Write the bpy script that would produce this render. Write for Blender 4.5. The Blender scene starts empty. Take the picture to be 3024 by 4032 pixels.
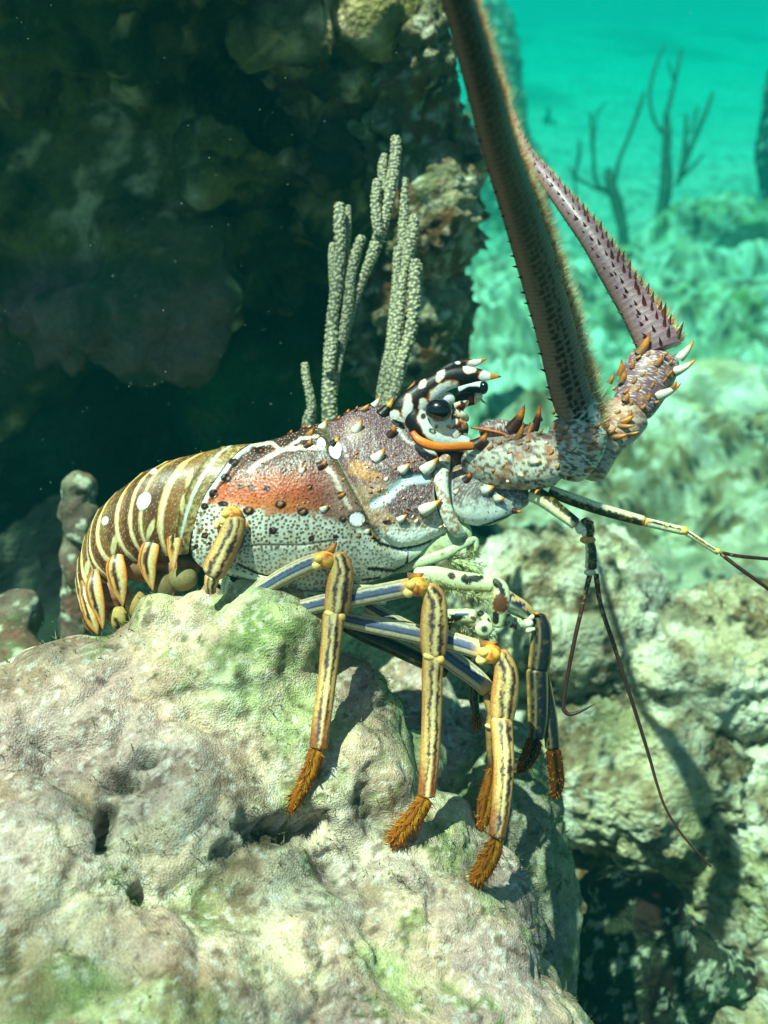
import bpy, math, random
import numpy as np
from mathutils import Vector

random.seed(7)
rng = np.random.default_rng(7)
scn = bpy.context.scene

# ------------------------------------------------------------------ camera
PITCH = math.radians(28.0)
VFOV = math.radians(55.0)
CAM = np.array([0.0, 0.0, 0.62])
K = math.tan(VFOV / 2) / 2016.0           # tangent per photo pixel
D0 = 0.45                                 # distance to the lobster's flank
S = D0 * K                                # metres per photo pixel there
FWD = np.array([0, math.cos(PITCH), -math.sin(PITCH)])
UPV = np.array([0, math.sin(PITCH), math.cos(PITCH)])
RGT = np.array([1.0, 0, 0])
cam_data = bpy.data.cameras.new("camera")
cam = bpy.data.objects.new("camera", cam_data)
scn.collection.objects.link(cam)
cam.location = CAM
cam.rotation_euler = (math.pi / 2 - PITCH, 0, 0)
cam_data.sensor_fit = 'VERTICAL'
cam_data.sensor_height = 36.0
cam_data.lens = 18.0 / math.tan(VFOV / 2)
cam_data.clip_start = 0.01
cam_data.clip_end = 400.0
cam_data.dof.use_dof = True
cam_data.dof.focus_distance = 0.435
cam_data.dof.aperture_fstop = 9.5
scn.camera = cam

# ------------------------------------------------------------------ light
SUN_TO = Vector((-0.28, -0.20, 0.92)).normalized()
wd = bpy.data.worlds.new("World")
scn.world = wd
wd.use_nodes = True
nt = wd.node_tree
nt.nodes.clear()
sky = nt.nodes.new('ShaderNodeTexSky')
sky.sky_type = 'NISHITA'
sky.sun_disc = False
sky.sun_elevation = math.asin(SUN_TO.z)
sky.sun_rotation = math.atan2(SUN_TO.x, SUN_TO.y)
bg = nt.nodes.new('ShaderNodeBackground')
bg.inputs['Strength'].default_value = 0.055
out = nt.nodes.new('ShaderNodeOutputWorld')
nt.links.new(sky.outputs[0], bg.inputs[0])
nt.links.new(bg.outputs[0], out.inputs[0])
sun_d = bpy.data.lights.new("sun", 'SUN')
sun_d.energy = 5.0
sun_d.angle = math.radians(0.6)
sun_d.color = (1.0, 0.93, 0.76)
sun = bpy.data.objects.new("sun", sun_d)
scn.collection.objects.link(sun)
sun.rotation_euler = (-SUN_TO).to_track_quat('-Z', 'Y').to_euler()
sun.location = (-3, -2, 8)
scn.view_settings.view_transform = 'Standard'
scn.view_settings.look = 'None'
scn.view_settings.gamma = 1.0
scn.view_settings.exposure = 1.28
scn.cycles.volume_bounces = 1
scn.cycles.max_bounces = 6
scn.cycles.use_denoising = True

# ------------------------------------------------------------------ helpers
def lin(c):
    c = np.asarray(c, float)
    return np.where(c <= 0.04045, c / 12.92, ((c + 0.055) / 1.055) ** 2.4)

def cam2world(q):
    """(right, up, depth) in metres -> world"""
    q = np.asarray(q, float)
    return CAM + q[..., 0:1] * RGT + q[..., 1:2] * UPV + q[..., 2:3] * FWD

def pc(x, y, w=0.0):
    """photo pixel at w px behind the lobster plane -> camera-space metres"""
    x = np.asarray(x, float); y = np.asarray(y, float); w = np.asarray(w, float)
    d = D0 + w * S
    return np.stack(np.broadcast_arrays((x - 1512) * K * d, (2016 - y) * K * d, d), -1)

def pd(x, y, d):
    return pc(x, y, (np.asarray(d, float) - D0) / S)

def W(x, y, w=0.0):
    return cam2world(pc(x, y, w))

def Wd(x, y, d):
    return cam2world(pd(x, y, d))

def _hash(ix, iy, iz, seed):
    h = (ix.astype(np.uint32) * np.uint32(374761393) + iy.astype(np.uint32) * np.uint32(668265263)
         + iz.astype(np.uint32) * np.uint32(2147483647) + np.uint32((seed * 2654435761) & 0xffffffff))
    h = (h ^ (h >> np.uint32(13))) * np.uint32(1274126177)
    h = h ^ (h >> np.uint32(16))
    h = (h * np.uint32(2246822519)) ^ (h >> np.uint32(15))
    return (h & np.uint32(0xffffff)).astype(np.float64) / 0xffffff

def vnoise(p, seed=0):
    """value noise in [-1,1]; p is (N,3)"""
    p = np.asarray(p, float)
    i = np.floor(p).astype(np.int64); f = p - i
    u = f * f * f * (f * (f * 6 - 15) + 10)
    r = 0
    for dx in (0, 1):
        wx = u[:, 0] if dx else 1 - u[:, 0]
        for dy in (0, 1):
            wy = u[:, 1] if dy else 1 - u[:, 1]
            for dz in (0, 1):
                wz = u[:, 2] if dz else 1 - u[:, 2]
                r = r + wx * wy * wz * _hash(i[:, 0] + dx, i[:, 1] + dy, i[:, 2] + dz, seed)
    return r * 2 - 1

def fbm(p, octaves=4, seed=0, gain=0.5, lac=2.03, ridged=False):
    a, s, t = 1.0, 0.0, 0.0
    p = np.asarray(p, float)
    for o in range(octaves):
        n = vnoise(p * lac ** o + 17.3 * o, seed + o * 31)
        if ridged:
            n = 1 - 2 * np.abs(n)
        s = s + a * n; t += a; a *= gain
    return s / t

def cells(p, seed=0, jitter=0.9):
    """worley noise: distance to nearest feature and its random value"""
    p = np.asarray(p, float)
    i = np.floor(p).astype(np.int64); f = p - i
    best = np.full(len(p), 9.0); idv = np.zeros(len(p)); sec = np.full(len(p), 9.0)
    zr = (-1, 0, 1)
    for dx in (-1, 0, 1):
        for dy in (-1, 0, 1):
            for dz in zr:
                a, b, c = i[:, 0] + dx, i[:, 1] + dy, i[:, 2] + dz
                ox = dx + 0.5 + jitter * (_hash(a, b, c, seed) - .5) - f[:, 0]
                oy = dy + 0.5 + jitter * (_hash(a, b, c, seed + 1) - .5) - f[:, 1]
                oz = dz + 0.5 + jitter * (_hash(a, b, c, seed + 2) - .5) - f[:, 2]
                d = ox * ox + oy * oy + oz * oz
                m = d < best
                sec = np.where(m, best, np.minimum(sec, d))
                best = np.where(m, d, best)
                idv = np.where(m, _hash(a, b, c, seed + 3), idv)
    return np.sqrt(best), np.sqrt(sec), idv

def dots2(x, y, spacing, seed=0, jitter=0.8):
    """2-D scatter of dots: distance (same unit as x) to nearest dot, random id"""
    px, py = x / spacing, y / spacing
    i = np.floor(px).astype(np.int64); j = np.floor(py).astype(np.int64)
    best = np.full(x.shape, 9.0); idv = np.zeros(x.shape); z = np.zeros_like(i)
    for dx in (-1, 0, 1):
        for dy in (-1, 0, 1):
            a, b = i + dx, j + dy
            ox = a + .5 + jitter * (_hash(a, b, z, seed) - .5) - px
            oy = b + .5 + jitter * (_hash(a, b, z, seed + 1) - .5) - py
            d = ox * ox + oy * oy
            m = d < best
            best = np.where(m, d, best); idv = np.where(m, _hash(a, b, z, seed + 3), idv)
    return np.sqrt(best) * spacing, idv

def sst(a, b, x):
    t = np.clip((x - a) / (b - a + 1e-12), 0, 1)
    return t * t * (3 - 2 * t)

def mixc(c, col, m):
    m = np.clip(np.asarray(m), 0, 1)[..., None]
    return c * (1 - m) + lin(col) * m

def segdist(x, y, pts):
    """distance to a polyline and arc position 0..1"""
    best = np.full(np.shape(x), 1e9); pos = np.zeros(np.shape(x)); n = len(pts) - 1
    for k in range(n):
        (ax, ay), (bx, by) = pts[k][:2], pts[k + 1][:2]
        dx, dy = bx - ax, by - ay
        t = np.clip(((x - ax) * dx + (y - ay) * dy) / (dx * dx + dy * dy + 1e-9), 0, 1)
        d = np.hypot(x - ax - t * dx, y - ay - t * dy)
        m = d < best
        best = np.where(m, d, best); pos = np.where(m, (k + t) / n, pos)
    return best, pos

def ell(x, y, cx, cy, rx, ry, rot=0.0):
    c, s_ = math.cos(rot), math.sin(rot)
    u = ((x - cx) * c + (y - cy) * s_) / rx
    v = (-(x - cx) * s_ + (y - cy) * c) / ry
    return np.sqrt(u * u + v * v)

def spline(pts, n):
    """Catmull-Rom resample of rows of numbers, uniform in arc length of first 2 columns"""
    P = np.asarray(pts, float)
    if len(P) == 2:
        t = np.linspace(0, 1, n)[:, None]
        return P[0] * (1 - t) + P[1] * t
    Q = np.vstack([2 * P[0] - P[1], P, 2 * P[-1] - P[-2]])
    outp = []
    for k in range(len(P) - 1):
        t = np.linspace(0, 1, 24, endpoint=False)[:, None]
        a, b, c, d = Q[k], Q[k + 1], Q[k + 2], Q[k + 3]
        outp.append(0.5 * (2 * b + (c - a) * t + (2 * a - 5 * b + 4 * c - d) * t ** 2 + (3 * b - a - 3 * c + d) * t ** 3))
    outp = np.vstack(outp + [P[-1:]])
    m = min(3, P.shape[1])
    L = np.concatenate([[0], np.cumsum(np.linalg.norm(np.diff(outp[:, :m], axis=0), axis=1))])
    t = np.linspace(0, L[-1], n)
    return np.stack([np.interp(t, L, outp[:, i]) for i in range(P.shape[1])], 1)

# ------------------------------------------------------------------ materials
MATS = {}
def new_mat(name):
    m = bpy.data.materials.new(name); m.use_nodes = True
    n = m.node_tree.nodes; b = n['Principled BSDF']
    return m, m.node_tree, b

def shell_mat(name, rough=0.38, spec=0.35, bump=0.25, scale=900.0, coat=0.0, mottled=0.18, sss=0.0):
    m, t, b = new_mat(name)
    at = t.nodes.new('ShaderNodeAttribute'); at.attribute_name = 'Col'
    tc = t.nodes.new('ShaderNodeTexCoord')
    nz = t.nodes.new('ShaderNodeTexNoise'); nz.inputs['Scale'].default_value = scale; nz.inputs['Detail'].default_value = 4
    t.links.new(tc.outputs['Object'], nz.inputs['Vector'])
    mr = t.nodes.new('ShaderNodeMapRange')
    mr.inputs['From Min'].default_value = 0.3; mr.inputs['From Max'].default_value = 0.7
    mr.inputs['To Min'].default_value = 1 - mottled; mr.inputs['To Max'].default_value = 1 + mottled
    t.links.new(nz.outputs['Fac'], mr.inputs['Value'])
    mx = t.nodes.new('ShaderNodeVectorMath'); mx.operation = 'SCALE'
    t.links.new(at.outputs['Color'], mx.inputs[0]); t.links.new(mr.outputs[0], mx.inputs['Scale'])
    t.links.new(mx.outputs[0], b.inputs['Base Color'])
    mr2 = t.nodes.new('ShaderNodeMapRange')
    mr2.inputs['To Min'].default_value = rough - 0.1; mr2.inputs['To Max'].default_value = rough + 0.15
    t.links.new(nz.outputs['Fac'], mr2.inputs['Value']); t.links.new(mr2.outputs[0], b.inputs['Roughness'])
    b.inputs['Specular IOR Level'].default_value = spec
    b.inputs['Coat Weight'].default_value = coat
    b.inputs['Coat Roughness'].default_value = 0.25
    if sss > 0:
        b.inputs['Subsurface Weight'].default_value = sss
        b.inputs['Subsurface Radius'].default_value = (0.004, 0.003, 0.002)
        b.inputs['Subsurface Scale'].default_value = 1.0
    if bump > 0:
        bp = t.nodes.new('ShaderNodeBump'); bp.inputs['Strength'].default_value = bump; bp.inputs['Distance'].default_value = 0.0006
        t.links.new(nz.outputs['Fac'], bp.inputs['Height']); t.links.new(bp.outputs[0], b.inputs['Normal'])
    MATS[name] = m
    return m

def rock_mat(name, scale=60.0, bump=0.9, dist=0.004, rough=0.85, contrast=0.3, fine=400.0):
    """vertex colour times two scales of real mottling, with matching relief"""
    m, t, b = new_mat(name)
    N, L = t.nodes, t.links
    at = N.new('ShaderNodeAttribute'); at.attribute_name = 'Col'
    tc = N.new('ShaderNodeTexCoord')
    n1 = N.new('ShaderNodeTexNoise'); n1.inputs['Scale'].default_value = scale; n1.inputs['Detail'].default_value = 8; n1.inputs['Roughness'].default_value = 0.65
    n2 = N.new('ShaderNodeTexNoise'); n2.inputs['Scale'].default_value = fine; n2.inputs['Detail'].default_value = 5; n2.inputs['Roughness'].default_value = 0.7
    vo = N.new('ShaderNodeTexVoronoi'); vo.inputs['Scale'].default_value = fine * 1.3
    for q in (n1, n2, vo):
        L.new(tc.outputs['Object'], q.inputs['Vector'])
    a = N.new('ShaderNodeMath'); a.operation = 'ADD'; L.new(n1.outputs['Fac'], a.inputs[0]); L.new(n2.outputs['Fac'], a.inputs[1])
    mr = N.new('ShaderNodeMapRange')
    mr.inputs['From Min'].default_value = 0.7; mr.inputs['From Max'].default_value = 1.3
    mr.inputs['To Min'].default_value = 1 - contrast; mr.inputs['To Max'].default_value = 1 + contrast
    L.new(a.outputs[0], mr.inputs['Value'])
    mx = N.new('ShaderNodeVectorMath'); mx.operation = 'SCALE'
    L.new(at.outputs['Color'], mx.inputs[0]); L.new(mr.outputs[0], mx.inputs['Scale'])
    L.new(mx.outputs[0], b.inputs['Base Color'])
    b.inputs['Roughness'].default_value = rough
    b.inputs['Specular IOR Level'].default_value = 0.2
    h = N.new('ShaderNodeMath'); h.operation = 'MULTIPLY_ADD'
    L.new(vo.outputs['Distance'], h.inputs[0]); h.inputs[1].default_value = 0.6
    h2 = N.new('ShaderNodeMath'); h2.operation = 'MULTIPLY_ADD'; L.new(n1.outputs['Fac'], h2.inputs[0]); h2.inputs[1].default_value = 0.25; L.new(n2.outputs['Fac'], h2.inputs[2])
    L.new(h2.outputs[0], h.inputs[2])
    bp = N.new('ShaderNodeBump'); bp.inputs['Strength'].default_value = bump; bp.inputs['Distance'].default_value = dist
    L.new(h.outputs[0], bp.inputs['Height']); L.new(bp.outputs[0], b.inputs['Normal'])
    MATS[name] = m
    return m

# ------------------------------------------------------------------ mesh output
def make_mesh(name, V, F, C, mat, parent=None, smooth=True):
    V = np.ascontiguousarray(V, np.float32); F = np.ascontiguousarray(F, np.int32)
    me = bpy.data.meshes.new(name)
    me.vertices.add(len(V)); me.vertices.foreach_set('co', V.ravel())
    tri = F[:, 3] < 0
    tot = np.where(tri, 3, 4).astype(np.int32)
    idx = F.ravel()[F.ravel() >= 0]
    me.loops.add(len(idx)); me.loops.foreach_set('vertex_index', idx.astype(np.int32))
    me.polygons.add(len(F))
    me.polygons.foreach_set('loop_start', np.concatenate([[0], np.cumsum(tot)[:-1]]).astype(np.int32))
    me.polygons.foreach_set('loop_total', tot)
    me.polygons.foreach_set('use_smooth', np.full(len(F), smooth))
    me.update(calc_edges=True)
    me.validate()
    if C is not None:
        ca = me.color_attributes.new('Col', 'FLOAT_COLOR', 'POINT')
        cc = np.ones((len(V), 4), np.float32); cc[:, :3] = np.clip(C, 0.002, 0.95)
        ca.data.foreach_set('color', cc.ravel())
    me.materials.append(MATS[mat])
    ob = bpy.data.objects.new(name, me)
    scn.collection.objects.link(ob)
    if parent is not None:
        ob.parent = parent
    return ob

class MB:
    """collects pieces of one mesh"""
    def __init__(s):
        s.V, s.F, s.C, s.n = [], [], [], 0
    def add(s, V, F, C):
        V = np.asarray(V, float); F = np.asarray(F, int)
        if F.shape[1] == 3:
            F = np.hstack([F, np.full((len(F), 1), -1)])
        C = np.asarray(C, float)
        if C.ndim == 1:
            C = np.tile(C, (len(V), 1))
        s.V.append(V); s.C.append(C); s.F.append(np.where(F >= 0, F + s.n, -1)); s.n += len(V)
        return s
    def build(s, name, mat, parent=None, smooth=True):
        V = np.vstack(s.V)
        if parent is not None:
            V = V - np.array(parent.location if parent.parent is None else (0, 0, 0))
            if parent.parent is not None:
                r = parent
                while r.parent is not None: r = r.parent
                V = V - np.array(r.location)
            return make_mesh(name, V, np.vstack(s.F), np.vstack(s.C), mat, parent, smooth)
        return make_mesh(name, V, np.vstack(s.F), np.vstack(s.C), mat, parent, smooth)

def grid_faces(nu, nv, wrap=False):
    i = np.arange(nu - 1)[:, None]; j = np.arange(nv if wrap else nv - 1)[None, :]
    jn = (j + 1) % nv
    a = i * nv + j; b = i * nv + jn; c = (i + 1) * nv + jn; d = (i + 1) * nv + j
    return np.stack([a, b, c, d], -1).reshape(-1, 4)

def limb(mb, pts, colf, n=60, m=28, flat=1.0, cap=0.5, disp=None, rings=None):
    """pts rows: x, y, w, width in photo px.  Surface of a tapering limb.
    colf(t, u, front, x, y) -> rgb (linear); u = -1..1 across the limb"""
    P = np.asarray(pts, float)
    if P.shape[1] == 3:
        P = np.insert(P, 2, 0.0, 1)
    q = spline(P, n)
    c = pc(q[:, 0], q[:, 1], q[:, 2])
    r = q[:, 3] / 2 * K * c[:, 2]
    T = np.gradient(c, axis=0); T /= np.linalg.norm(T, axis=1)[:, None]
    Sd = np.stack([-T[:, 1], T[:, 0], 0 * T[:, 0]], 1)
    Sd /= np.linalg.norm(Sd, axis=1)[:, None] + 1e-9
    # keep the side vector steady along the limb
    Nn = np.cross(Sd, T); Nn /= np.linalg.norm(Nn, axis=1)[:, None]
    Nn *= np.where(Nn[:, 2:3] > 0, -1, 1)
    L = np.concatenate([[0], np.cumsum(np.linalg.norm(np.diff(c, axis=0), axis=1))])
    t = L / L[-1]
    # rounded ends
    if cap > 0:
        e0 = r[0] * cap; e1 = r[-1] * cap
        s0 = np.clip(L / (e0 + 1e-9), 0, 1); s1 = np.clip((L[-1] - L) / (e1 + 1e-9), 0, 1)
        r = r * np.sqrt(1 - (1 - s0) ** 2 + 1e-4) * np.sqrt(1 - (1 - s1) ** 2 + 1e-4)
    th = np.arange(m) / m * 2 * math.pi
    cs, sn = np.cos(th), np.sin(th)
    rr = r[:, None] * np.ones(m)[None, :]
    tt = np.repeat(t, m); uu = np.tile(cs, n); ff = np.tile(sn, n)
    if disp is not None:
        rr = rr * (1 + disp(tt, uu, ff).reshape(n, m))
    pos = c[:, None, :] + rr[..., None] * (cs[None, :, None] * Sd[:, None, :] + flat * sn[None, :, None] * Nn[:, None, :])
    pos = pos.reshape(-1, 3)
    x = 1512 + pos[:, 0] / pos[:, 2] / K; y = 2016 - pos[:, 1] / pos[:, 2] / K
    V = cam2world(pos)
    C = colf(tt, uu, ff, x, y)
    F = grid_faces(n, m, True)
    # end caps
    V = np.vstack([V, cam2world(c[0])[None], cam2world(c[-1])[None]])
    C = np.vstack([C, C[:m].mean(0), C[-m:].mean(0)])
    k = np.arange(m); a = n * m
    f0 = np.stack([np.full(m, a), (k + 1) % m, k, np.full(m, -1)], 1)
    f1 = np.stack([np.full(m, a + 1), (n - 1) * m + k, (n - 1) * m + (k + 1) % m, np.full(m, -1)], 1)
    mb.add(V, np.vstack([F, f0, f1]), C)
    return c, Sd, Nn, r, t

def cone(mb, base, tip, rad, cols, m=8, n=7, bend=None, power=0.9, flat=1.0):
    """curved spine in camera space from base to tip; cols = list of (t, rgb sRGB)"""
    base = np.asarray(base, float); tip = np.asarray(tip, float)
    ax = tip - base; L = np.linalg.norm(ax); ax = ax / L
    ref = np.array([0, 0, 1.0]) if abs(ax[2]) < 0.9 else np.array([1.0, 0, 0])
    s1 = np.cross(ax, ref); s1 /= np.linalg.norm(s1); s2 = np.cross(ax, s1)
    t = np.linspace(0, 1, n); th = np.arange(m) / m * 2 * math.pi
    c = base + t[:, None] * (tip - base)
    if bend is not None:
        c = c + np.asarray(bend)[None, :] * (4 * t * (1 - t))[:, None]
    r = rad * (1 - t) ** power + rad * 0.02
    V = c[:, None] + r[:, None, None] * (np.cos(th)[None, :, None] * s1 + flat * np.sin(th)[None, :, None] * s2)
    ts = [q[0] for q in cols]; cc = np.array([lin(q[1]) for q in cols])
    C = np.stack([np.interp(t, ts, cc[:, i]) for i in range(3)], 1)
    mb.add(cam2world(V.reshape(-1, 3)), grid_faces(n, m, True), np.repeat(C, m, 0))

def hairs(mb, bases, tips, rads, cols):
    """many 3-sided hairs (camera-space arrays)"""
    n = len(bases); ax = tips - bases; L = np.linalg.norm(ax, axis=1, keepdims=True); ax = ax / (L + 1e-9)
    s1 = np.cross(ax, np.array([0.1, 0.2, 1.0])); s1 /= np.linalg.norm(s1, axis=1, keepdims=True); s2 = np.cross(ax, s1)
    V = []
    for k in range(3):
        a = k * 2 * math.pi / 3
        V.append(bases + rads[:, None] * (math.cos(a) * s1 + math.sin(a) * s2))
    V.append(tips)
    V = np.stack(V, 1).reshape(-1, 3)
    b = np.arange(n)[:, None] * 4
    F = np.concatenate([b + np.array([[0, 1, 3]]), b + np.array([[1, 2, 3]]), b + np.array([[2, 0, 3]])], 0)
    mb.add(cam2world(V), F, np.repeat(cols, 4, 0))

def blob(mb, x, y, w, rx, ry, rz, colf, n=20, m=28, rot=0.0, disp=None):
    """ellipsoid in camera space with radii in photo px"""
    c = pc(x, y, w); k = K * c[2]
    ph = np.linspace(0, math.pi, n); th = np.arange(m) / m * 2 * math.pi
    a = np.sin(ph)[:, None] * np.cos(th)[None, :]; b = np.cos(ph)[:, None] * np.ones(m)[None, :]; e = np.sin(ph)[:, None] * np.sin(th)[None, :]
    q = np.stack([a, b, e], -1).reshape(-1, 3)
    sc = np.ones(len(q)) if disp is None else 1 + disp(q)
    X = q[:, 0] * rx * sc; Y = q[:, 1] * ry * sc; Z = q[:, 2] * rz * sc
    cr, sr = math.cos(rot), math.sin(rot)
    pos = c + k * np.stack([X * cr - Y * sr, X * sr + Y * cr, Z], 1)
    C = colf(q) if callable(colf) else np.tile(lin(colf), (len(q), 1))
    mb.add(cam2world(pos), grid_faces(n, m, True), C)

def depth_of(mb):
    V = np.vstack(mb.V); r = V - CAM; d = r @ FWD
    X = 1512 + (r @ RGT) / d / K; Y = 2016 - (r @ UPV) / d / K
    def f(x, y, rad=14):
        e = (X - x) ** 2 + (Y - y) ** 2
        m = e < rad * rad
        if not m.any():
            return (d[np.argmin(e)] - D0) / S
        return (d[m].min() - D0) / S
    return f

def empty(name, loc, label=None, cat=None, group=None):
    o = bpy.data.objects.new(name, None); scn.collection.objects.link(o)
    o.location = loc; o.empty_display_size = 0.05
    if label: tag(o, label, cat, group)
    bpy.context.view_layer.update()
    return o

def tag(o, label=None, cat=None, group=None, kind=None):
    if label: o['label'] = label
    if cat: o['category'] = cat
    if group: o['group'] = group
    if kind: o['kind'] = kind
    return o

shell_mat('shell', rough=0.42, spec=0.35, coat=0.06)
shell_mat('gloss_eye', rough=0.12, spec=0.6, bump=0.0, mottled=0.05, coat=0.6)
shell_mat('soft', rough=0.6, spec=0.25, bump=0.15, sss=0.0)
shell_mat('hair', rough=0.6, spec=0.2, bump=0.0)
rock_mat('rock', scale=120, bump=0.6, dist=0.0016, contrast=0.5, fine=900)
rock_mat('far_rock', scale=30, bump=0.9, dist=0.008, contrast=0.4, fine=160)
rock_mat('sand', scale=14, bump=0.6, dist=0.01, contrast=0.15, fine=120)

def hair_mat():
    m = bpy.data.materials.new('bristle'); m.use_nodes = True
    t = m.node_tree; N, L = t.nodes, t.links; N.clear()
    o = N.new('ShaderNodeOutputMaterial'); at = N.new('ShaderNodeAttribute'); at.attribute_name = 'Col'
    d = N.new('ShaderNodeBsdfDiffuse'); tl = N.new('ShaderNodeBsdfTranslucent'); mx = N.new('ShaderNodeMixShader'); mx.inputs[0].default_value = 0.35
    L.new(at.outputs['Color'], d.inputs['Color']); L.new(at.outputs['Color'], tl.inputs['Color'])
    L.new(d.outputs[0], mx.inputs[1]); L.new(tl.outputs[0], mx.inputs[2]); L.new(mx.outputs[0], o.inputs['Surface'])
    MATS['hair'] = m
hair_mat()
# ------------------------------------------------------------------ rocks: voxel-joined ellipsoids, then displaced
def remeshed(blobs, voxel, name='tmp'):
    """blobs rows: x, y, depth(m), rx, ry, rz in metres -> world verts, quads"""
    Vs, Fs, n = [], [], 0
    nu, nv = 20, 30
    ph = np.linspace(0.001, math.pi - 0.001, nu); th = np.arange(nv) / nv * 2 * math.pi
    q = np.stack([np.sin(ph)[:, None] * np.cos(th), np.cos(ph)[:, None] * np.ones(nv), np.sin(ph)[:, None] * np.sin(th)], -1).reshape(-1, 3)
    f = grid_faces(nu, nv, True)
    caps0 = [[k for k in range(nv)][::-1]]
    for b in blobs:
        c = pd(b[0], b[1], b[2])
        V = cam2world(c + q * np.array(b[3:6]))
        Vs.append(V); Fs += [tuple(r) for r in (f + n)]
        Fs.append(tuple(n + k for k in range(nv))); Fs.append(tuple(n + (nu - 1) * nv + k for k in range(nv))[::-1])
        n += len(V)
    me = bpy.data.meshes.new(name); me.from_pydata(np.vstack(Vs).tolist(), [], [list(map(int, r)) for r in Fs]); me.update()
    ob = bpy.data.objects.new(name, me); scn.collection.objects.link(ob)
    md = ob.modifiers.new('r', 'REMESH'); md.mode = 'VOXEL'; md.voxel_size = voxel; md.adaptivity = 0
    sm = ob.modifiers.new('s', 'SMOOTH'); sm.factor = 0.8; sm.iterations = 14
    dg = bpy.context.evaluated_depsgraph_get(); ev = ob.evaluated_get(dg); em = ev.to_mesh()
    V = np.zeros(len(em.vertices) * 3, np.float32); em.vertices.foreach_get('co', V); V = V.reshape(-1, 3).astype(float)
    Nn = np.zeros(len(em.vertices) * 3, np.float32); em.vertices.foreach_get('normal', Nn); Nn = Nn.reshape(-1, 3).astype(float)
    L = np.zeros(len(em.loops), np.int32); em.loops.foreach_get('vertex_index', L)
    F = L.reshape(-1, 4) if len(L) == 4 * len(em.polygons) else None
    ev.to_mesh_clear()
    bpy.data.objects.remove(ob); bpy.data.meshes.remove(me)
    return V, Nn, F

def to_px(V):
    r = V - CAM; d = r @ FWD
    return 1512 + (r @ RGT) / d / K, 2016 - (r @ UPV) / d / K, d

def fresh_normals(V, F):
    n = np.zeros_like(V)
    a = V[F[:, 1]] - V[F[:, 3]]; b = V[F[:, 2]] - V[F[:, 0]]
    fn = -np.cross(a, b)
    for k in range(4):
        np.add.at(n, F[:, k], fn)
    n /= np.linalg.norm(n, axis=1)[:, None] + 1e-12
    return n

def reef_color(V, Nn, seed, base=(0.64, 0.56, 0.42), pale=(0.82, 0.78, 0.66), green=(0.50, 0.50, 0.26), brown=(0.42, 0.30, 0.17), dark=(0.12, 0.14, 0.10), f=1.0, amt=(0.5, 0.4, 0.4, 0.25)):
    C = np.tile(lin(base), (len(V), 1))
    a = fbm(V * 9 * f, 4, seed); b = fbm(V * 14 * f + 5, 4, seed + 9); c = fbm(V * 22 * f, 4, seed + 19); d = fbm(V * 45 * f, 4, seed + 29)
    C = mixc(C, pale, sst(-0.1, 0.35, a) * amt[0] * 1.6)
    C = mixc(C, green, sst(0.0, 0.3, b) * amt[1] * 1.5)
    C = mixc(C, brown, sst(0.05, 0.35, c) * amt[2] * 1.6)
    C = mixc(C, pale, sst(0.2, 0.4, d) * 0.6)
    C = mixc(C, dark, sst(0.25, 0.5, -d + 0.25 * c) * amt[3] * 3)
    e = fbm(V * 120, 3, seed + 39)
    C = mixc(C, (0.86, 0.84, 0.72), sst(0.22, 0.45, e + 0.3 * a) * 0.6); C = mixc(C, brown, sst(0.2, 0.45, -e + 0.3 * c) * 0.6 * min(1, amt[2] * 2))
    return C

def reef_rock(name, blobs, voxel, amp, freq, seed, label, cat, group=None, mat='far_rock', colf=None, knob=0.5, k=None, **kw):
    if k is None:
        d_ = blobs[0][2]; k = 2.7 if d_ > 1.35 else (1.8 if d_ > 0.9 else 1.0)
        if colf is not None: k = 1.0
    blobs = [(b[0], b[1], b[2] * k, b[3] * k, b[4] * k, b[5] * k) for b in blobs]
    voxel, amp, freq = voxel * k, amp * k, freq / k
    if k > 1: kw['f'] = kw.get('f', 1.0) / k ** .7
    V, Nn, F = remeshed(blobs, voxel)
    d1 = fbm(V * freq, 4, seed, gain=0.5)
    warp = V * freq * 2.2 + 0.5 * np.stack([fbm(V * freq * 2 + q * 9, 2, seed + q) for q in (1, 2, 3)], 1)
    c1, c2, cid = cells(warp, seed)
    patch = sst(-0.15, 0.3, fbm(V * freq * 0.8 + 31, 3, seed + 6))
    d = amp * (d1 + knob * (0.6 - c1) * (0.25 + patch) * (0.4 + cid) + knob * 0.5 * patch * fbm(V * freq * 6, 3, seed + 3) + 0.05 * fbm(V * freq * 14, 2, seed + 4))
    V = V + Nn * d[:, None]
    Nn = fresh_normals(V, F)
    C = (colf or reef_color)(V, Nn, seed, **kw)
    o = make_mesh(name, V, F, C, mat)
    tag(o, label, cat, group)
    return o

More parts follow.
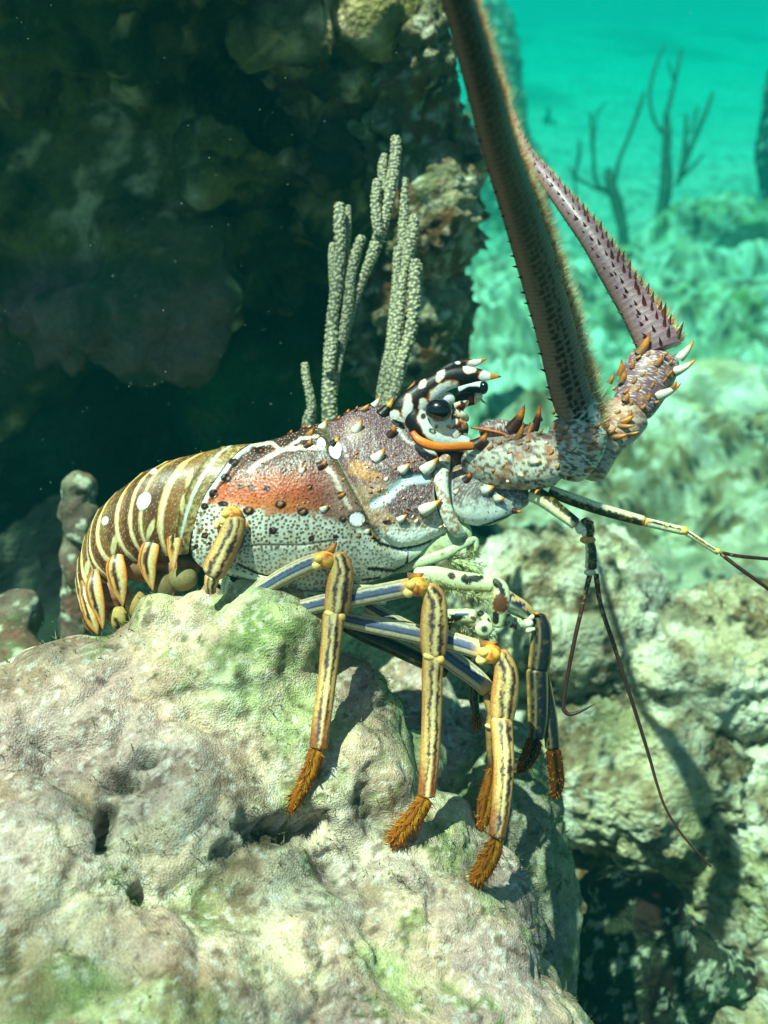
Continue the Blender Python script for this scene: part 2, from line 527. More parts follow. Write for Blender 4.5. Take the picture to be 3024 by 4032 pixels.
# ------------------------------------------------------------------ seabed: one sheet to the horizon
def seabed():
    nr, na = 1300, 520
    r = 0.30 * (150 / 0.30) ** (np.linspace(0, 1, nr) ** 1.0)
    a = np.linspace(-1.1, 1.1, na)
    R, A = np.meshgrid(r, a, indexing='ij')
    X = np.sin(A) * R; Y = np.cos(A) * R - 0.1
    P = np.stack([X.ravel(), Y.ravel(), np.zeros(X.size)], 1)
    rub = sst(7.5, 3.6, np.hypot(P[:, 0] * 0.8, P[:, 1]) + 1.6 * fbm(P * 0.9, 3, 5))       # rubble near, sand far
    h = 0.05 * fbm(P * 1.1, 3, 2)
    c1, c2, cid = cells(P * 11 + fbm(P * 9, 2, 8)[:, None] * 0.5, 3)
    h = h + rub * (0.05 * fbm(P * 4.5, 4, 4, ridged=True) + 0.035 * (0.6 - c1) * (0.4 + cid) + 0.016 * fbm(P * 30, 4, 6))
    rip = np.sin(P[:, 1] * 9 + 2.5 * fbm(P * 0.8, 3, 11) + P[:, 0] * 2.0)
    h = h + (1 - rub) * (0.0 * rip + 0.05 * fbm(P * 0.7, 3, 12))
    h = h + 0.10 * sst(9, 3.0, P[:, 1]) * np.maximum(-.1, fbm(P * 2.6, 5, 13, gain=.55)) * 2
    far_patch = sst(-0.05, 0.35, fbm(P * np.array([0.6, 0.22, 1]) + 3, 4, 21)) * (1 - rub)
    fade = 1 / (1 + (R.ravel() / 40) ** 2)
    drop = sst(1.05, 2.8, P[:, 1] - 0.25 * P[:, 0] + 0.15 * fbm(P * 2, 2, 14))
    P[:, 2] = h * fade * (1 + drop) - 0.42 * drop - 0.13
    Q = P.copy(); Q[:, 2] *= 1.0
    C = reef_color(Q, None, 55, base=(0.60, 0.57, 0.45), pale=(0.80, 0.78, 0.68), green=(0.50, 0.52, 0.34), brown=(0.42, 0.34, 0.20), f=0.7, amt=(0.5, 0.35, 0.6, 0.4))
    sand = np.tile(lin((0.58, 0.59, 0.50)), (len(P), 1))
    sand = mixc(sand, (0.34, 0.38, 0.30), far_patch * 0.8)
    sand = mixc(sand, (0.46, 0.48, 0.40), sst(-0.1, 0.6, fbm(P * 2.5, 4, 31)) * 0.6)
    m = rub[:, None]
    C = C * m + sand * (1 - m)
    ob = make_mesh('seabed', P, grid_faces(nr, na)[:, ::-1], C, 'sand')
    tag(ob, kind='structure')
seabed()

# ------------------------------------------------------------------ the boulder under the lobster
def boulder():
    B = [ # x, y, depth, rx, ry, rz
        (1060, 2500, 0.458, 0.0265, 0.031, 0.032),
        (1085, 2385, 0.452, 0.013, 0.014, 0.018), (1180, 2470, 0.455, 0.014, 0.016, 0.018), (930, 2430, 0.455, 0.016, 0.013, 0.018), (805, 2410, 0.452, 0.013, 0.0125, 0.018), (620, 2430, 0.45, 0.014, 0.0135, 0.02), (560, 2500, 0.45, 0.014, 0.014, 0.02),
        (330, 2590, 0.448, 0.013, 0.013, 0.02), (420, 2600, 0.448, 0.02, 0.0145, 0.02), (180, 2650, 0.445, 0.016, 0.0125, 0.02), (1745, 3260, 0.462, 0.014, 0.013, 0.02), (1620, 2990, 0.49, 0.02, 0.014, 0.02),
        (1760, 3120, 0.58, 0.04, 0.035, 0.035), (1850, 2950, 0.62, 0.03, 0.03, 0.03), (1620, 2850, 0.62, 0.03, 0.045, 0.04), (2060, 3160, 0.56, 0.014, 0.016, 0.02), (2150, 3350, 0.55, 0.013, 0.02, 0.02), (2180, 3600, 0.55, 0.013, 0.03, 0.02), (2040, 3420, 0.53, 0.012, 0.03, 0.015),
        (900, 2750, 0.462, 0.048, 0.045, 0.045),
        (640, 2760, 0.452, 0.036, 0.043, 0.04),
        (330, 2950, 0.440, 0.055, 0.050, 0.05),
        (20, 3050, 0.425, 0.045, 0.048, 0.05),
        (1330, 2960, 0.475, 0.033, 0.045, 0.04),
        (1000, 3150, 0.455, 0.075, 0.060, 0.05),
        (500, 3500, 0.415, 0.085, 0.070, 0.05),
        (0, 3700, 0.375, 0.060, 0.060, 0.05),
        (1500, 3420, 0.455, 0.050, 0.035, 0.045),
        (1850, 3620, 0.462, 0.036, 0.035, 0.04),
        (1500, 3850, 0.425, 0.070, 0.055, 0.06),
        (1000, 3900, 0.395, 0.070, 0.045, 0.05),
        (500, 4150, 0.355, 0.070, 0.050, 0.05),
        (1200, 4500, 0.400, 0.14, 0.09, 0.10),
        (200, 4500, 0.360, 0.12, 0.09, 0.08),
        (1700, 4300, 0.460, 0.07, 0.09, 0.07),
        (1985, 3300, 0.56, 0.032, 0.07, 0.05),
        (2080, 3750, 0.56, 0.026, 0.09, 0.05),
        (1950, 4300, 0.56, 0.05, 0.10, 0.07),
        (1000, 5200, 0.45, 0.17, 0.14, 0.14),
        (1700, 3700, 0.56, 0.06, 0.08, 0.05),
        (900, 3400, 0.54, 0.13, 0.09, 0.06),
    ]
    V, Nn, F = remeshed(B, 0.0017)
    x, y, d = to_px(V)
    big = fbm(V * 24, 3, 71, gain=0.4)
    wv = np.stack([fbm(V * 22 + 7 * q, 3, 90 + q) for q in (1, 2, 3)], 1)
    c1, c2, cid = cells(V * 17 + 0.9 * wv, 72, .8)
    e1, e2, _ = cells(V * 60 + 0.9 * wv, 74, .9)
    crease = sst(0.22, 0.02, c2 - c1)
    disp = 0.0050 * big + 0.0075 * (0.62 - c1) * (0.4 + cid) - 0.0012 * crease + 0.0008 * (0.5 - e1) + 0.0010 * fbm(V * 170, 3, 73)
    # crevices: winding cracks and hollows seen in the photograph
    pits = [(470, 3060, 95, 70, .016), (600, 2990, 90, 40, .012), (420, 3230, 38, 150, .012), (530, 3560, 50, 70, .012), (1080, 3270, 210, 90, .020),
            (900, 3350, 160, 90, .010), (10, 3790, 120, 50, .012),
            (1600, 3470, 170, 22, .006), (1700, 3560, 26, 160, .006), (980, 2640, 30, 160, .003), (1460, 3150, 60, 160, .008)]
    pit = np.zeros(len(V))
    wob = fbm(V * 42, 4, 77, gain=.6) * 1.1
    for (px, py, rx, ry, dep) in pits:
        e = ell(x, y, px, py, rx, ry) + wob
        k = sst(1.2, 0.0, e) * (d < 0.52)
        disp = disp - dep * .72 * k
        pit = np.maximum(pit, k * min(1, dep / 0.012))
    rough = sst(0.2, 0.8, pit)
    disp = disp + rough * 0.003 * fbm(V * 260, 3, 79)
    V = V + Nn * disp[:, None]
    # colours: tan-pink crust, pale dusting, lime algae, turf in the hollows
    C = np.tile(lin((0.71, 0.60, 0.50)), (len(V), 1))
    a = fbm(V * 17 + 3, 4, 81); b = fbm(V * 20 + 9, 5, 82); c = fbm(V * 60, 4, 83); e = fbm(V * 240, 3, 84)
    C = mixc(C, (0.79, 0.72, 0.60), sst(-0.15, 0.35, a + 0.3 * c) * 0.85)
    g = sst(0.02, 0.30, b + 0.25 * c)
    C = mixc(C, (0.69, 0.71, 0.48), g * 0.8)
    C = mixc(C, (0.84, 0.82, 0.74), sst(0.10, 0.55, c + 0.5 * a) * 0.28)
    C = mixc(C, (0.58, 0.48, 0.48), sst(0.0, 0.35, -b + 0.2 * c) * 0.6)
    C = mixc(C, (0.42, 0.50, 0.26), sst(0.30, 0.5, fbm(V * 38, 5, 85) + 0.3 * e) * 0.7)
    C = mixc(C, (0.28, 0.20, 0.14), sst(0.22, 0.40, e + 0.3 * c) * 0.65)
    C = mixc(C, (0.50, 0.38, 0.28), sst(0.05, 0.35, fbm(V * 33 + 2, 5, 89, gain=.6)) * 0.6)
    C = mixc(C, (0.36, 0.42, 0.24), crease * sst(-0.2, 0.3, b) * 0.55)
    C = mixc(C, (0.88, 0.86, 0.80), sst(0.25, 0.5, fbm(V * 420, 2, 88)) * 0.45)
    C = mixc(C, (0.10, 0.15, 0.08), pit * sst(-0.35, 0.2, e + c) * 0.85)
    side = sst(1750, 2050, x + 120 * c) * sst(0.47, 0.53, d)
    C = mixc(C, (0.30, 0.38, 0.28), side * 0.6)  # right flank and rear hollow coloured dark to paint in their shade
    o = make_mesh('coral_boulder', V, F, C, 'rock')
    tag(o, 'lumpy tan and lime encrusted boulder that the lobster stands on', 'boulder')
boulder()

# ------------------------------------------------------------------ cave wall, upper left, with an unseen overhang added to shade it
def cave_color(V, Nn, seed):
    C = np.tile(lin((0.36, 0.33, 0.20)), (len(V), 1))
    a = fbm(V * 10, 4, seed); b = fbm(V * 13 + 4, 4, seed + 5); c = fbm(V * 40, 4, seed + 8)
    C = mixc(C, (0.52, 0.46, 0.18), sst(0.0, 0.3, a) * 0.8)
    C = mixc(C, (0.42, 0.22, 0.16), sst(0.15, 0.4, b) * 0.7)
    C = mixc(C, (0.12, 0.22, 0.12), sst(0.05, 0.35, -a) * 0.8)
    C = mixc(C, (0.80, 0.70, 0.52), sst(0.15, 0.38, c + .3 * a) * 0.75)
    C = mixc(C, (0.06, 0.07, 0.05), sst(0.2, 0.45, -c) * 0.7)
    C = mixc(C, (0.42, 0.40, 0.18), sst(.1, .35, fbm(V * 24 + 8, 4, seed + 12)) * .7); C = mixc(C, (0.05, 0.06, 0.04), sst(.0, .3, fbm(V * 18 + 3, 5, seed + 14)) * .75) * 1.4
    x, y, d = to_px(V)
    m = sst(980, 1100, y + 90 * a) * sst(950, 830, x) * sst(.95, .9, d)
    return C * (1 - m[:, None]) + smooth_crust(V, Nn, seed) * m[:, None]
def smooth_crust(V, Nn, seed):
    C = np.tile(lin((0.50, 0.41, 0.34)), (len(V), 1)); a = fbm(V * 14, 4, seed); c = fbm(V * 50, 3, seed + 2)
    C = mixc(C, (0.56, 0.43, 0.40), sst(0, 0.4, a)); return mixc(C, (0.22, 0.30, 0.18), sst(0.0, 0.3, -a + .4 * c) * 0.8)
reef_rock('cave_wall', [
    (200, 200, 1.02, 0.34, 0.22, 0.20), (820, 150, 0.98, 0.21, 0.20, 0.17), (1290, 250, 0.93, 0.075, 0.16, 0.12), (1380, -100, 0.88, 0.07, 0.17, 0.12),
    (1290, 450, 0.92, 0.06, 0.08, 0.10), (-100, 700, 0.95, 0.22, 0.20, 0.16), (500, 750, 0.93, 0.16, 0.14, 0.12), (950, 720, 0.98, 0.11, 0.12, 0.12), (1080, 800, 0.95, 0.06, 0.06, 0.07),
    (60, -480, 0.74, 0.26, 0.13, 0.24), (350, -600, 0.80, 0.16, 0.12, 0.18), (1000, 30, .765, .03, .02, .05), (1150, 180, .74, .03, .018, .05), (1330, 420, .78, .04, .014, .05), (1180, 640, .80, .04, .016, .04), (1120, 340, .78, .022, .016, .05), (1300, 120, .75, .02, .02, .04), (1450, 320, .78, .03, .018, .05), (1450, 120, .73, .03, .025, .04), (1560, 30, .75, .022, .03, .03), (1590, 250, .78, .016, .03, .03), (520, 240, .76, .016, .018, .04), (600, 100, .76, .014, .016, .04), (900, 560, .80, .03, .016, .04), (980, 760, .82, .04, .014, .04), (1250, 520, .80, .03, .02, .04), (560, 1130, 0.86, 0.070, 0.065, 0.07), (380, 1220, 0.85, 0.06, 0.045, 0.06), (250, 1200, 0.87, 0.05, 0.055, 0.06), (720, 1080, 0.87, 0.035, 0.07, 0.05), (100, 1250, 0.88, 0.05, 0.035, 0.05), (60, 1050, 0.92, .10, .1, .08), (650, 950, .93, .12, .08, .08), (560, 130, 0.84, 0.025, 0.03, 0.04), (1150, 60, 0.80, 0.05, 0.03, 0.06), (1280, 230, 0.80, 0.055, 0.022, 0.05), (1420, 300, 0.80, 0.03, 0.03, 0.04), (820, 40, 0.82, 0.05, 0.03, 0.06), (-400, 200, 0.95, 0.20, 0.40, 0.2),
    ], 0.006, 0.050, 11, 101, 'dark shaded reef wall with ledges and yellow brown growth above the cave', 'reef wall', colf=cave_color, knob=0.7)
def algae_col(V, Nn, seed):
    C = np.tile(lin((0.10, 0.30, 0.16)), (len(V), 1)); a = fbm(V * 12, 4, seed); c = fbm(V * 45, 4, seed + 2)
    C = mixc(C, (0.20, 0.42, 0.20), sst(0, 0.4, a)); C = mixc(C, (0.05, 0.12, 0.08), sst(0.0, 0.4, -a)); C = mixc(C, (0.45, 0.45, 0.26), sst(0.25, 0.5, c) * 0.6)
    return C
reef_rock('green_algae_rock', [(1180, 1150, 1.08, 0.14, 0.16, 0.10), (1360, 1540, 1.05, 0.07, 0.10, 0.07), (1150, 1500, 1.12, 0.2, 0.14, 0.10), (1330, 1080, 1.12, 0.05, 0.12, 0.07), (1250, 920, 1.15, .07, .1, .08)],
    0.007, 0.02, 11, 121, 'dull green algae covered rock standing behind the grey sea rods', 'rock', colf=algae_col, knob=0.4)
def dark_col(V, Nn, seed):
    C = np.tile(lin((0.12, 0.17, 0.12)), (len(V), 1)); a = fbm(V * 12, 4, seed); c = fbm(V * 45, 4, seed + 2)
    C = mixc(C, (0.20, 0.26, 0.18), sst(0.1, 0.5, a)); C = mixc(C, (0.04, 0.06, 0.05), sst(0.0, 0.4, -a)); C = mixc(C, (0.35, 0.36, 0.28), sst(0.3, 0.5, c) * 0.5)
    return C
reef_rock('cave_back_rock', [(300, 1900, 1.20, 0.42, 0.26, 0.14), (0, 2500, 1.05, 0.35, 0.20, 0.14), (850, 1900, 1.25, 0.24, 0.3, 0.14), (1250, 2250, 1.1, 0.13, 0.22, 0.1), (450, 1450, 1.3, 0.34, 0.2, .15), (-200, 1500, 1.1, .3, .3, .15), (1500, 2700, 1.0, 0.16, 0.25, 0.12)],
    0.009, 0.03, 9, 131, 'shaded rock face at the back of the cave behind the lobster tail, coloured near black', 'rock', colf=dark_col)  # the cave's shade is put into this near-black colour
def pink_col(V, Nn, seed):
    return reef_color(V, Nn, seed, base=(0.36, 0.30, 0.25), pale=(0.48, 0.44, 0.36), green=(0.35, 0.40, 0.24), brown=(0.45, 0.28, 0.22), f=2.2)
# stub of coral behind the tail, and the small rocks left of it
reef_rock('stubby_coral_finger', [(310, 1930, 0.66, 0.0125, 0.012, 0.013), (300, 2010, 0.66, 0.0115, 0.018, 0.012), (320, 2060, 0.66, 0.0135, 0.018, 0.012), (310, 2180, 0.67, 0.012, 0.03, 0.012), (310, 2330, 0.68, 0.012, 0.04, 0.013), (320, 2500, 0.69, 0.014, 0.05, 0.02)],
    0.0016, 0.0036, 75, 141, 'rounded pinkish stub of coral sticking up behind the striped tail', 'coral', colf=pink_col, mat='rock')
reef_rock('pinnacle_rock', [(220, 2200, 0.76, 0.012, 0.016, 0.013), (240, 2290, 0.75, 0.014, 0.02, 0.014), (215, 2400, 0.75, 0.016, 0.03, 0.016), (230, 2550, 0.74, 0.02, 0.04, 0.02), (220, 2750, .73, .03, .04, .03)],
    0.0018, 0.0045, 55, 145, 'dim grey green coral stump between the tail and the pink rock', 'coral', colf=dark_col, mat='rock')
reef_rock('pink_rock', [(40, 2430, 0.62, 0.020, 0.016, 0.02), (90, 2400, 0.62, 0.013, 0.014, 0.015), (0, 2560, 0.61, 0.025, 0.02, 0.02), (60, 2650, 0.60, 0.03, 0.02, 0.03), (0, 2800, 0.6, 0.04, 0.03, 0.03)],
    0.0018, 0.0040, 50, 151, 'small pinkish brown rock at the left edge beyond the boulder', 'rock', colf=pink_col, mat='rock')

# ------------------------------------------------------------------ lit reef right of the sea rods and the far reef
reef_rock('knobbly_reef_edge', [(1600, 650, 1.25, 0.06, 0.10, 0.08), (1700, 830, 1.22, 0.06, 0.09, 0.08), (1560, 400, 1.2, .05, .1, .06), (1540, 60, 1.15, .05, .1, .06), (1760, 640, 1.3, 0.05, 0.05, 0.05), (1680, 450, 1.2, 0.035, 0.08, 0.05), (1640, 200, 1.12, 0.04, 0.06, 0.05), (1620, 1250, 1.3, .08, .12, .08)],
    0.005, 0.022, 24, 161, 'knobbly pale coral growth lit along the edge of the cave wall', 'reef', knob=1.2, amt=(0.35, 0.4, 0.6, 0.7), k=0.66, brown=(.42,.28,.15), base=(.46, .42, .30), pale=(.70, .66, .52), green=(.26,.32,.16))
reef_rock('rock_pinnacle', [(1690, 420, 1.75, 0.045, 0.10, 0.05), (1680, 220, 1.75, 0.034, 0.09, 0.04), (1690, 700, 1.75, 0.06, 0.10, 0.06)],
    0.007, 0.012, 18, 171, 'grey green tapering pinnacle between the cave wall and blue water', 'rock', base=(0.36, 0.42, 0.34), pale=(0.5, 0.55, 0.45), amt=(.3, .3, .2, .1), k=1.3)
reef_rock('tall_sponge', [(1935, 120, 2.05, 0.052, 0.07, 0.04), (1950, 280, 2.05, 0.058, 0.12, 0.04), (1960, 520, 2.05, 0.068, 0.14, 0.045), (1980, 780, 2.05, 0.10, 0.15, 0.06), (1860, 620, 2.05, 0.06, 0.12, .05), (1900, 900, 2.05, 0.14, 0.12, 0.07)],
    0.008, 0.012, 12, 181, 'tall dull green sponge column half hidden by the raised near antenna', 'sponge', base=(0.26, 0.34, 0.27), pale=(0.33, 0.41, 0.32), amt=(.3, .3, .2, .1))
reef_rock('dark_sea_fan', [(3090, 430, 1.9, 0.05, 0.12, 0.02), (3100, 620, 1.9, 0.07, 0.14, 0.02), (3060, 560, 1.9, 0.03, 0.1, 0.02)],
    0.008, 0.008, 12, 183, 'dark upright sea fan cut off by the right edge', 'sea fan', base=(0.10, 0.14, 0.11), pale=(0.14, 0.2, 0.15), green=(.1, .15, .1), brown=(.12, .1, .08), amt=(.3, .3, .2, .1))
REEFS = [
    ([(2050, 1280, 1.55, 0.14, 0.10, 0.12), (1850, 1360, 1.6, 0.13, 0.10, 0.1), (2120, 1400, 1.5, 0.12, 0.08, 0.1)], 'pale sandy coral mound directly behind the head of the lobster'),
    ([(2820, 960, 1.85, 0.16, 0.06, 0.16), (3040, 930, 1.9, 0.12, 0.06, 0.12), (2600, 1060, 1.8, .12, .05, .1)], 'rounded pale coral mound under the right group of dark sea rods'),
    ([(2450, 1130, 1.75, 0.18, 0.05, 0.12), (2230, 1120, 1.9, 0.12, 0.045, 0.12)], 'low greenish reef hump under the left group of dark sea rods'),
    ([(2800, 1290, 1.5, 0.20, 0.07, 0.12), (3000, 1330, 1.4, 0.14, 0.07, 0.12), (2560, 1330, 1.55, .14, .06, .1)], 'yellow green bumpy reef ridge right of the far antenna'),
    ([(2830, 1540, 1.15, 0.085, 0.035, 0.07), (2930, 1600, 1.12, 0.06, 0.03, 0.05)], 'smooth pale slab of rock beside the far antenna base'),
    ([(2650, 1800, 1.15, 0.16, 0.07, 0.10), (2900, 1950, 1.1, 0.14, 0.06, 0.10)], 'wide pale reef rock behind the antennules'),
    ([(2850, 2180, 0.98, 0.13, 0.06, 0.09), (3050, 2300, .95, .1, .08, .1)], 'mottled rock at the right edge behind the antennule tips'),
    ([(2150, 2330, 0.86, 0.10, 0.05, 0.07), (2330, 2280, 0.87, 0.055, 0.045, 0.05), (2250, 2500, .85, .09, .06, .07)], 'lit grey green rock behind the dark far legs'),
    ([(2750, 2650, 0.85, 0.11, 0.06, 0.08), (2950, 2560, 0.86, 0.09, 0.06, 0.08), (2500, 2750, .86, .08, .05, .07)], 'brown and cream rubble mound at the right edge'),
    ([(2500, 3060, 0.83, 0.11, 0.07, 0.07), (2350, 2900, .84, .08, .05, .06)], 'cream coloured coral rubble below the hooked antennule'),
    ([(2900, 3180, 0.84, 0.09, 0.08, 0.07), (3080, 3400, 0.82, .08, .08, .07)], 'cream and brown rubble at the right edge near the long antennule tip'),
]
for i, (bl, lab) in enumerate(REEFS):
    far = bl[0][2] > 1.3
    kw = dict(amt=(0.45, 0.4, 0.5, 0.45), f=1.0 if far else 1.5)
    if i in (1, 2, 3): kw.update(base=(0.55, 0.54, 0.38), green=(0.45, 0.48, 0.2))
    if not far: kw.update(base=(0.74, 0.68, 0.52), pale=(0.88, 0.85, 0.74), amt=(0.6, 0.3, 0.45, 0.35))
    if i == 4: kw.update(amt=(0.7, 0.3, 0.05, 0.0))
    reef_rock('reef_rock', bl, 0.008 if far else 0.0042, 0.024 if far else (0.006 if i == 4 else 0.015), 17 if far else 34, 200 + i * 7, lab, 'reef rock',
              group='rocks of the reef floor', knob=0.3 if i == 4 else 1.0, **kw)

def flecked_col(V, Nn, seed):
    C = np.tile(lin((0.17, 0.19, 0.12)), (len(V), 1)); a = fbm(V * 26, 4, seed); c = fbm(V * 130, 4, seed + 3); e = fbm(V * 300, 3, seed + 7)  # near-black green and brown, with pale flecks scattered by noise
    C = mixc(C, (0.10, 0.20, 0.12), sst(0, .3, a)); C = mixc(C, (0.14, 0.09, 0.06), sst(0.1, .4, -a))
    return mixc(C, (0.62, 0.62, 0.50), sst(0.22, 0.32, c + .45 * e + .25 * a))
reef_rock('dark_flecked_rock', [(2530, 3600, 0.70, 0.027, 0.034, 0.04), (2440, 3850, 0.69, 0.040, 0.05, 0.04), (2660, 3820, 0.70, 0.040, 0.032, 0.04), (2830, 3860, 0.70, 0.026, 0.018, 0.03), (2450, 4150, 0.68, .06, .05, .05), (2400, 3520, 0.71, .018, .018, .03), (2400, 4400, .72, .09, .07, .07), (2700, 4200, .72, .05, .05, .05)],
    0.0026, 0.009, 44, 290, 'flat dark rock with scattered pale flecks in the bottom right corner', 'rock', colf=flecked_col, knob=0.5)
reef_rock('reef_rock', [(2980, 4120, 0.68, 0.04, 0.03, 0.04), (2850, 3560, 0.84, .06, .05, .05), (2250, 3700, .84, .06, .08, .05), (3000, 3800, .80, .05, .06, .05)], 0.0042, 0.016, 24, 297, 'cream rubble ringing the dark flecked rock in the bottom right corner', 'reef rock', group='rocks of the reef floor', knob=1.0, f=1.5, amt=(.5, .3, .5, .4))

def tufts():
    """short algal turf on the boulder's crest and in its hollows"""
    me = bpy.data.objects['coral_boulder'].data
    V = np.zeros(len(me.vertices) * 3, np.float32); me.vertices.foreach_get('co', V); V = V.reshape(-1, 3).astype(float)
    Nn = np.zeros(len(me.vertices) * 3, np.float32); me.vertices.foreach_get('normal', Nn); Nn = Nn.reshape(-1, 3).astype(float)
    x, y, d = to_px(V)
    hol = sum(sst(1.6, .5, ell(x, y, *q)) for q in ((470, 3060, 120, 90), (1080, 3300, 260, 120), (530, 3400, 90, 260), (1500, 2760, 160, 120), (1600, 3450, 200, 60), (2120, 3300, 120, 400)))
    p = sst(.12, .45, fbm(V * 45, 4, 501)) * .5 + np.clip(hol, 0, 1) * .9 + (Nn[:, 2] > .55) * sst(.1, .3, fbm(V * 90, 3, 502)) * .25
    r_ = np.random.default_rng(8)
    idx = np.where((r_.uniform(size=len(V)) < p * .12) & (y > 1900) & (y < 4200) & (x > -50) & (d < .62))[0]
    idx = np.repeat(idx, 3)
    b = np.stack([(x[idx] - 1512) * K * d[idx], (2016 - y[idx]) * K * d[idx], d[idx]], 1) + r_.normal(0, .0006, (len(idx), 3))
    n = Nn[idx]; nc = np.stack([n @ RGT, n @ UPV, n @ FWD], 1)
    L = r_.uniform(.0008, .0030, len(idx))[:, None]
    t = b + (nc + r_.normal(0, .55, (len(idx), 3))) * L
    cols = lin(np.array([(.50, .52, .26), (.34, .40, .18), (.70, .66, .48), (.20, .24, .12)]))[r_.integers(0, 4, len(idx))]
    mb = MB(); hairs(mb, b, t, r_.uniform(.00012, .00026, len(idx)), cols)
    o = mb.build('algal_turf', 'hair'); tag(o, 'short green brown algal turf on the boulder', 'algae', kind='stuff')
tufts()
# ------------------------------------------------------------------ the lobster
lob = empty('spiny_lobster', W(1200, 2250, 0), 'big spiny lobster with banded tail, spotted shell and striped legs standing on the boulder', 'lobster')
Z1 = lambda x, y: (600 + x * .8439, 1600 + y * .8439)
Z3 = lambda x, y: (1400 + x * .4522, 1300 + y * .4522)
Z6 = lambda x, y: (1000 + x * .7836, 2100 + y * .7836)
Z5 = lambda x, y: (1900 + x * .6775, 1300 + y * .6775)
Z4 = lambda x, y: (1700 + x * .8138, y * .8138)
Z2 = lambda x, y: (200 + x * .6028, 1700 + y * .6028)
Z8 = lambda x, y: (1600 + x * .4219, 2100 + y * .4219)   # mouth zoom
Z9 = lambda x, y: (2100 + x * .557, 1900 + y * .557)     # antennule zoom

def n2(x, y, sc, seed, oc=3):
    p = np.stack([np.ravel(x) / sc, np.ravel(y) / sc, np.zeros(np.size(x)) + seed * 3.7], 1)
    return fbm(p, oc, seed).reshape(np.shape(x))

BIG = [(345, 335, 28, 22), (285, 408, 24, 22), (242, 465, 17, 17), (245, 602, 17, 16), (203, 655, 13, 13), (450, 488, 28, 22), (598, 457, 28, 20), (703, 492, 28, 21),
       (562, 580, 20, 19), (742, 615, 15, 13), (853, 606, 13, 11), (888, 527, 18, 15), (790, 270, 28, 17), (500, 205, 24, 18), (725, 170, 24, 14), (380, 262, 26, 18),
       (462, 380, 18, 14), (535, 383, 18, 14), (330, 455, 26, 14), (410, 375, 16, 12), (610, 298, 18, 10), (735, 378, 16, 14), (880, 410, 20, 13), (175, 605, 10, 10), (268, 640, 9, 9)]

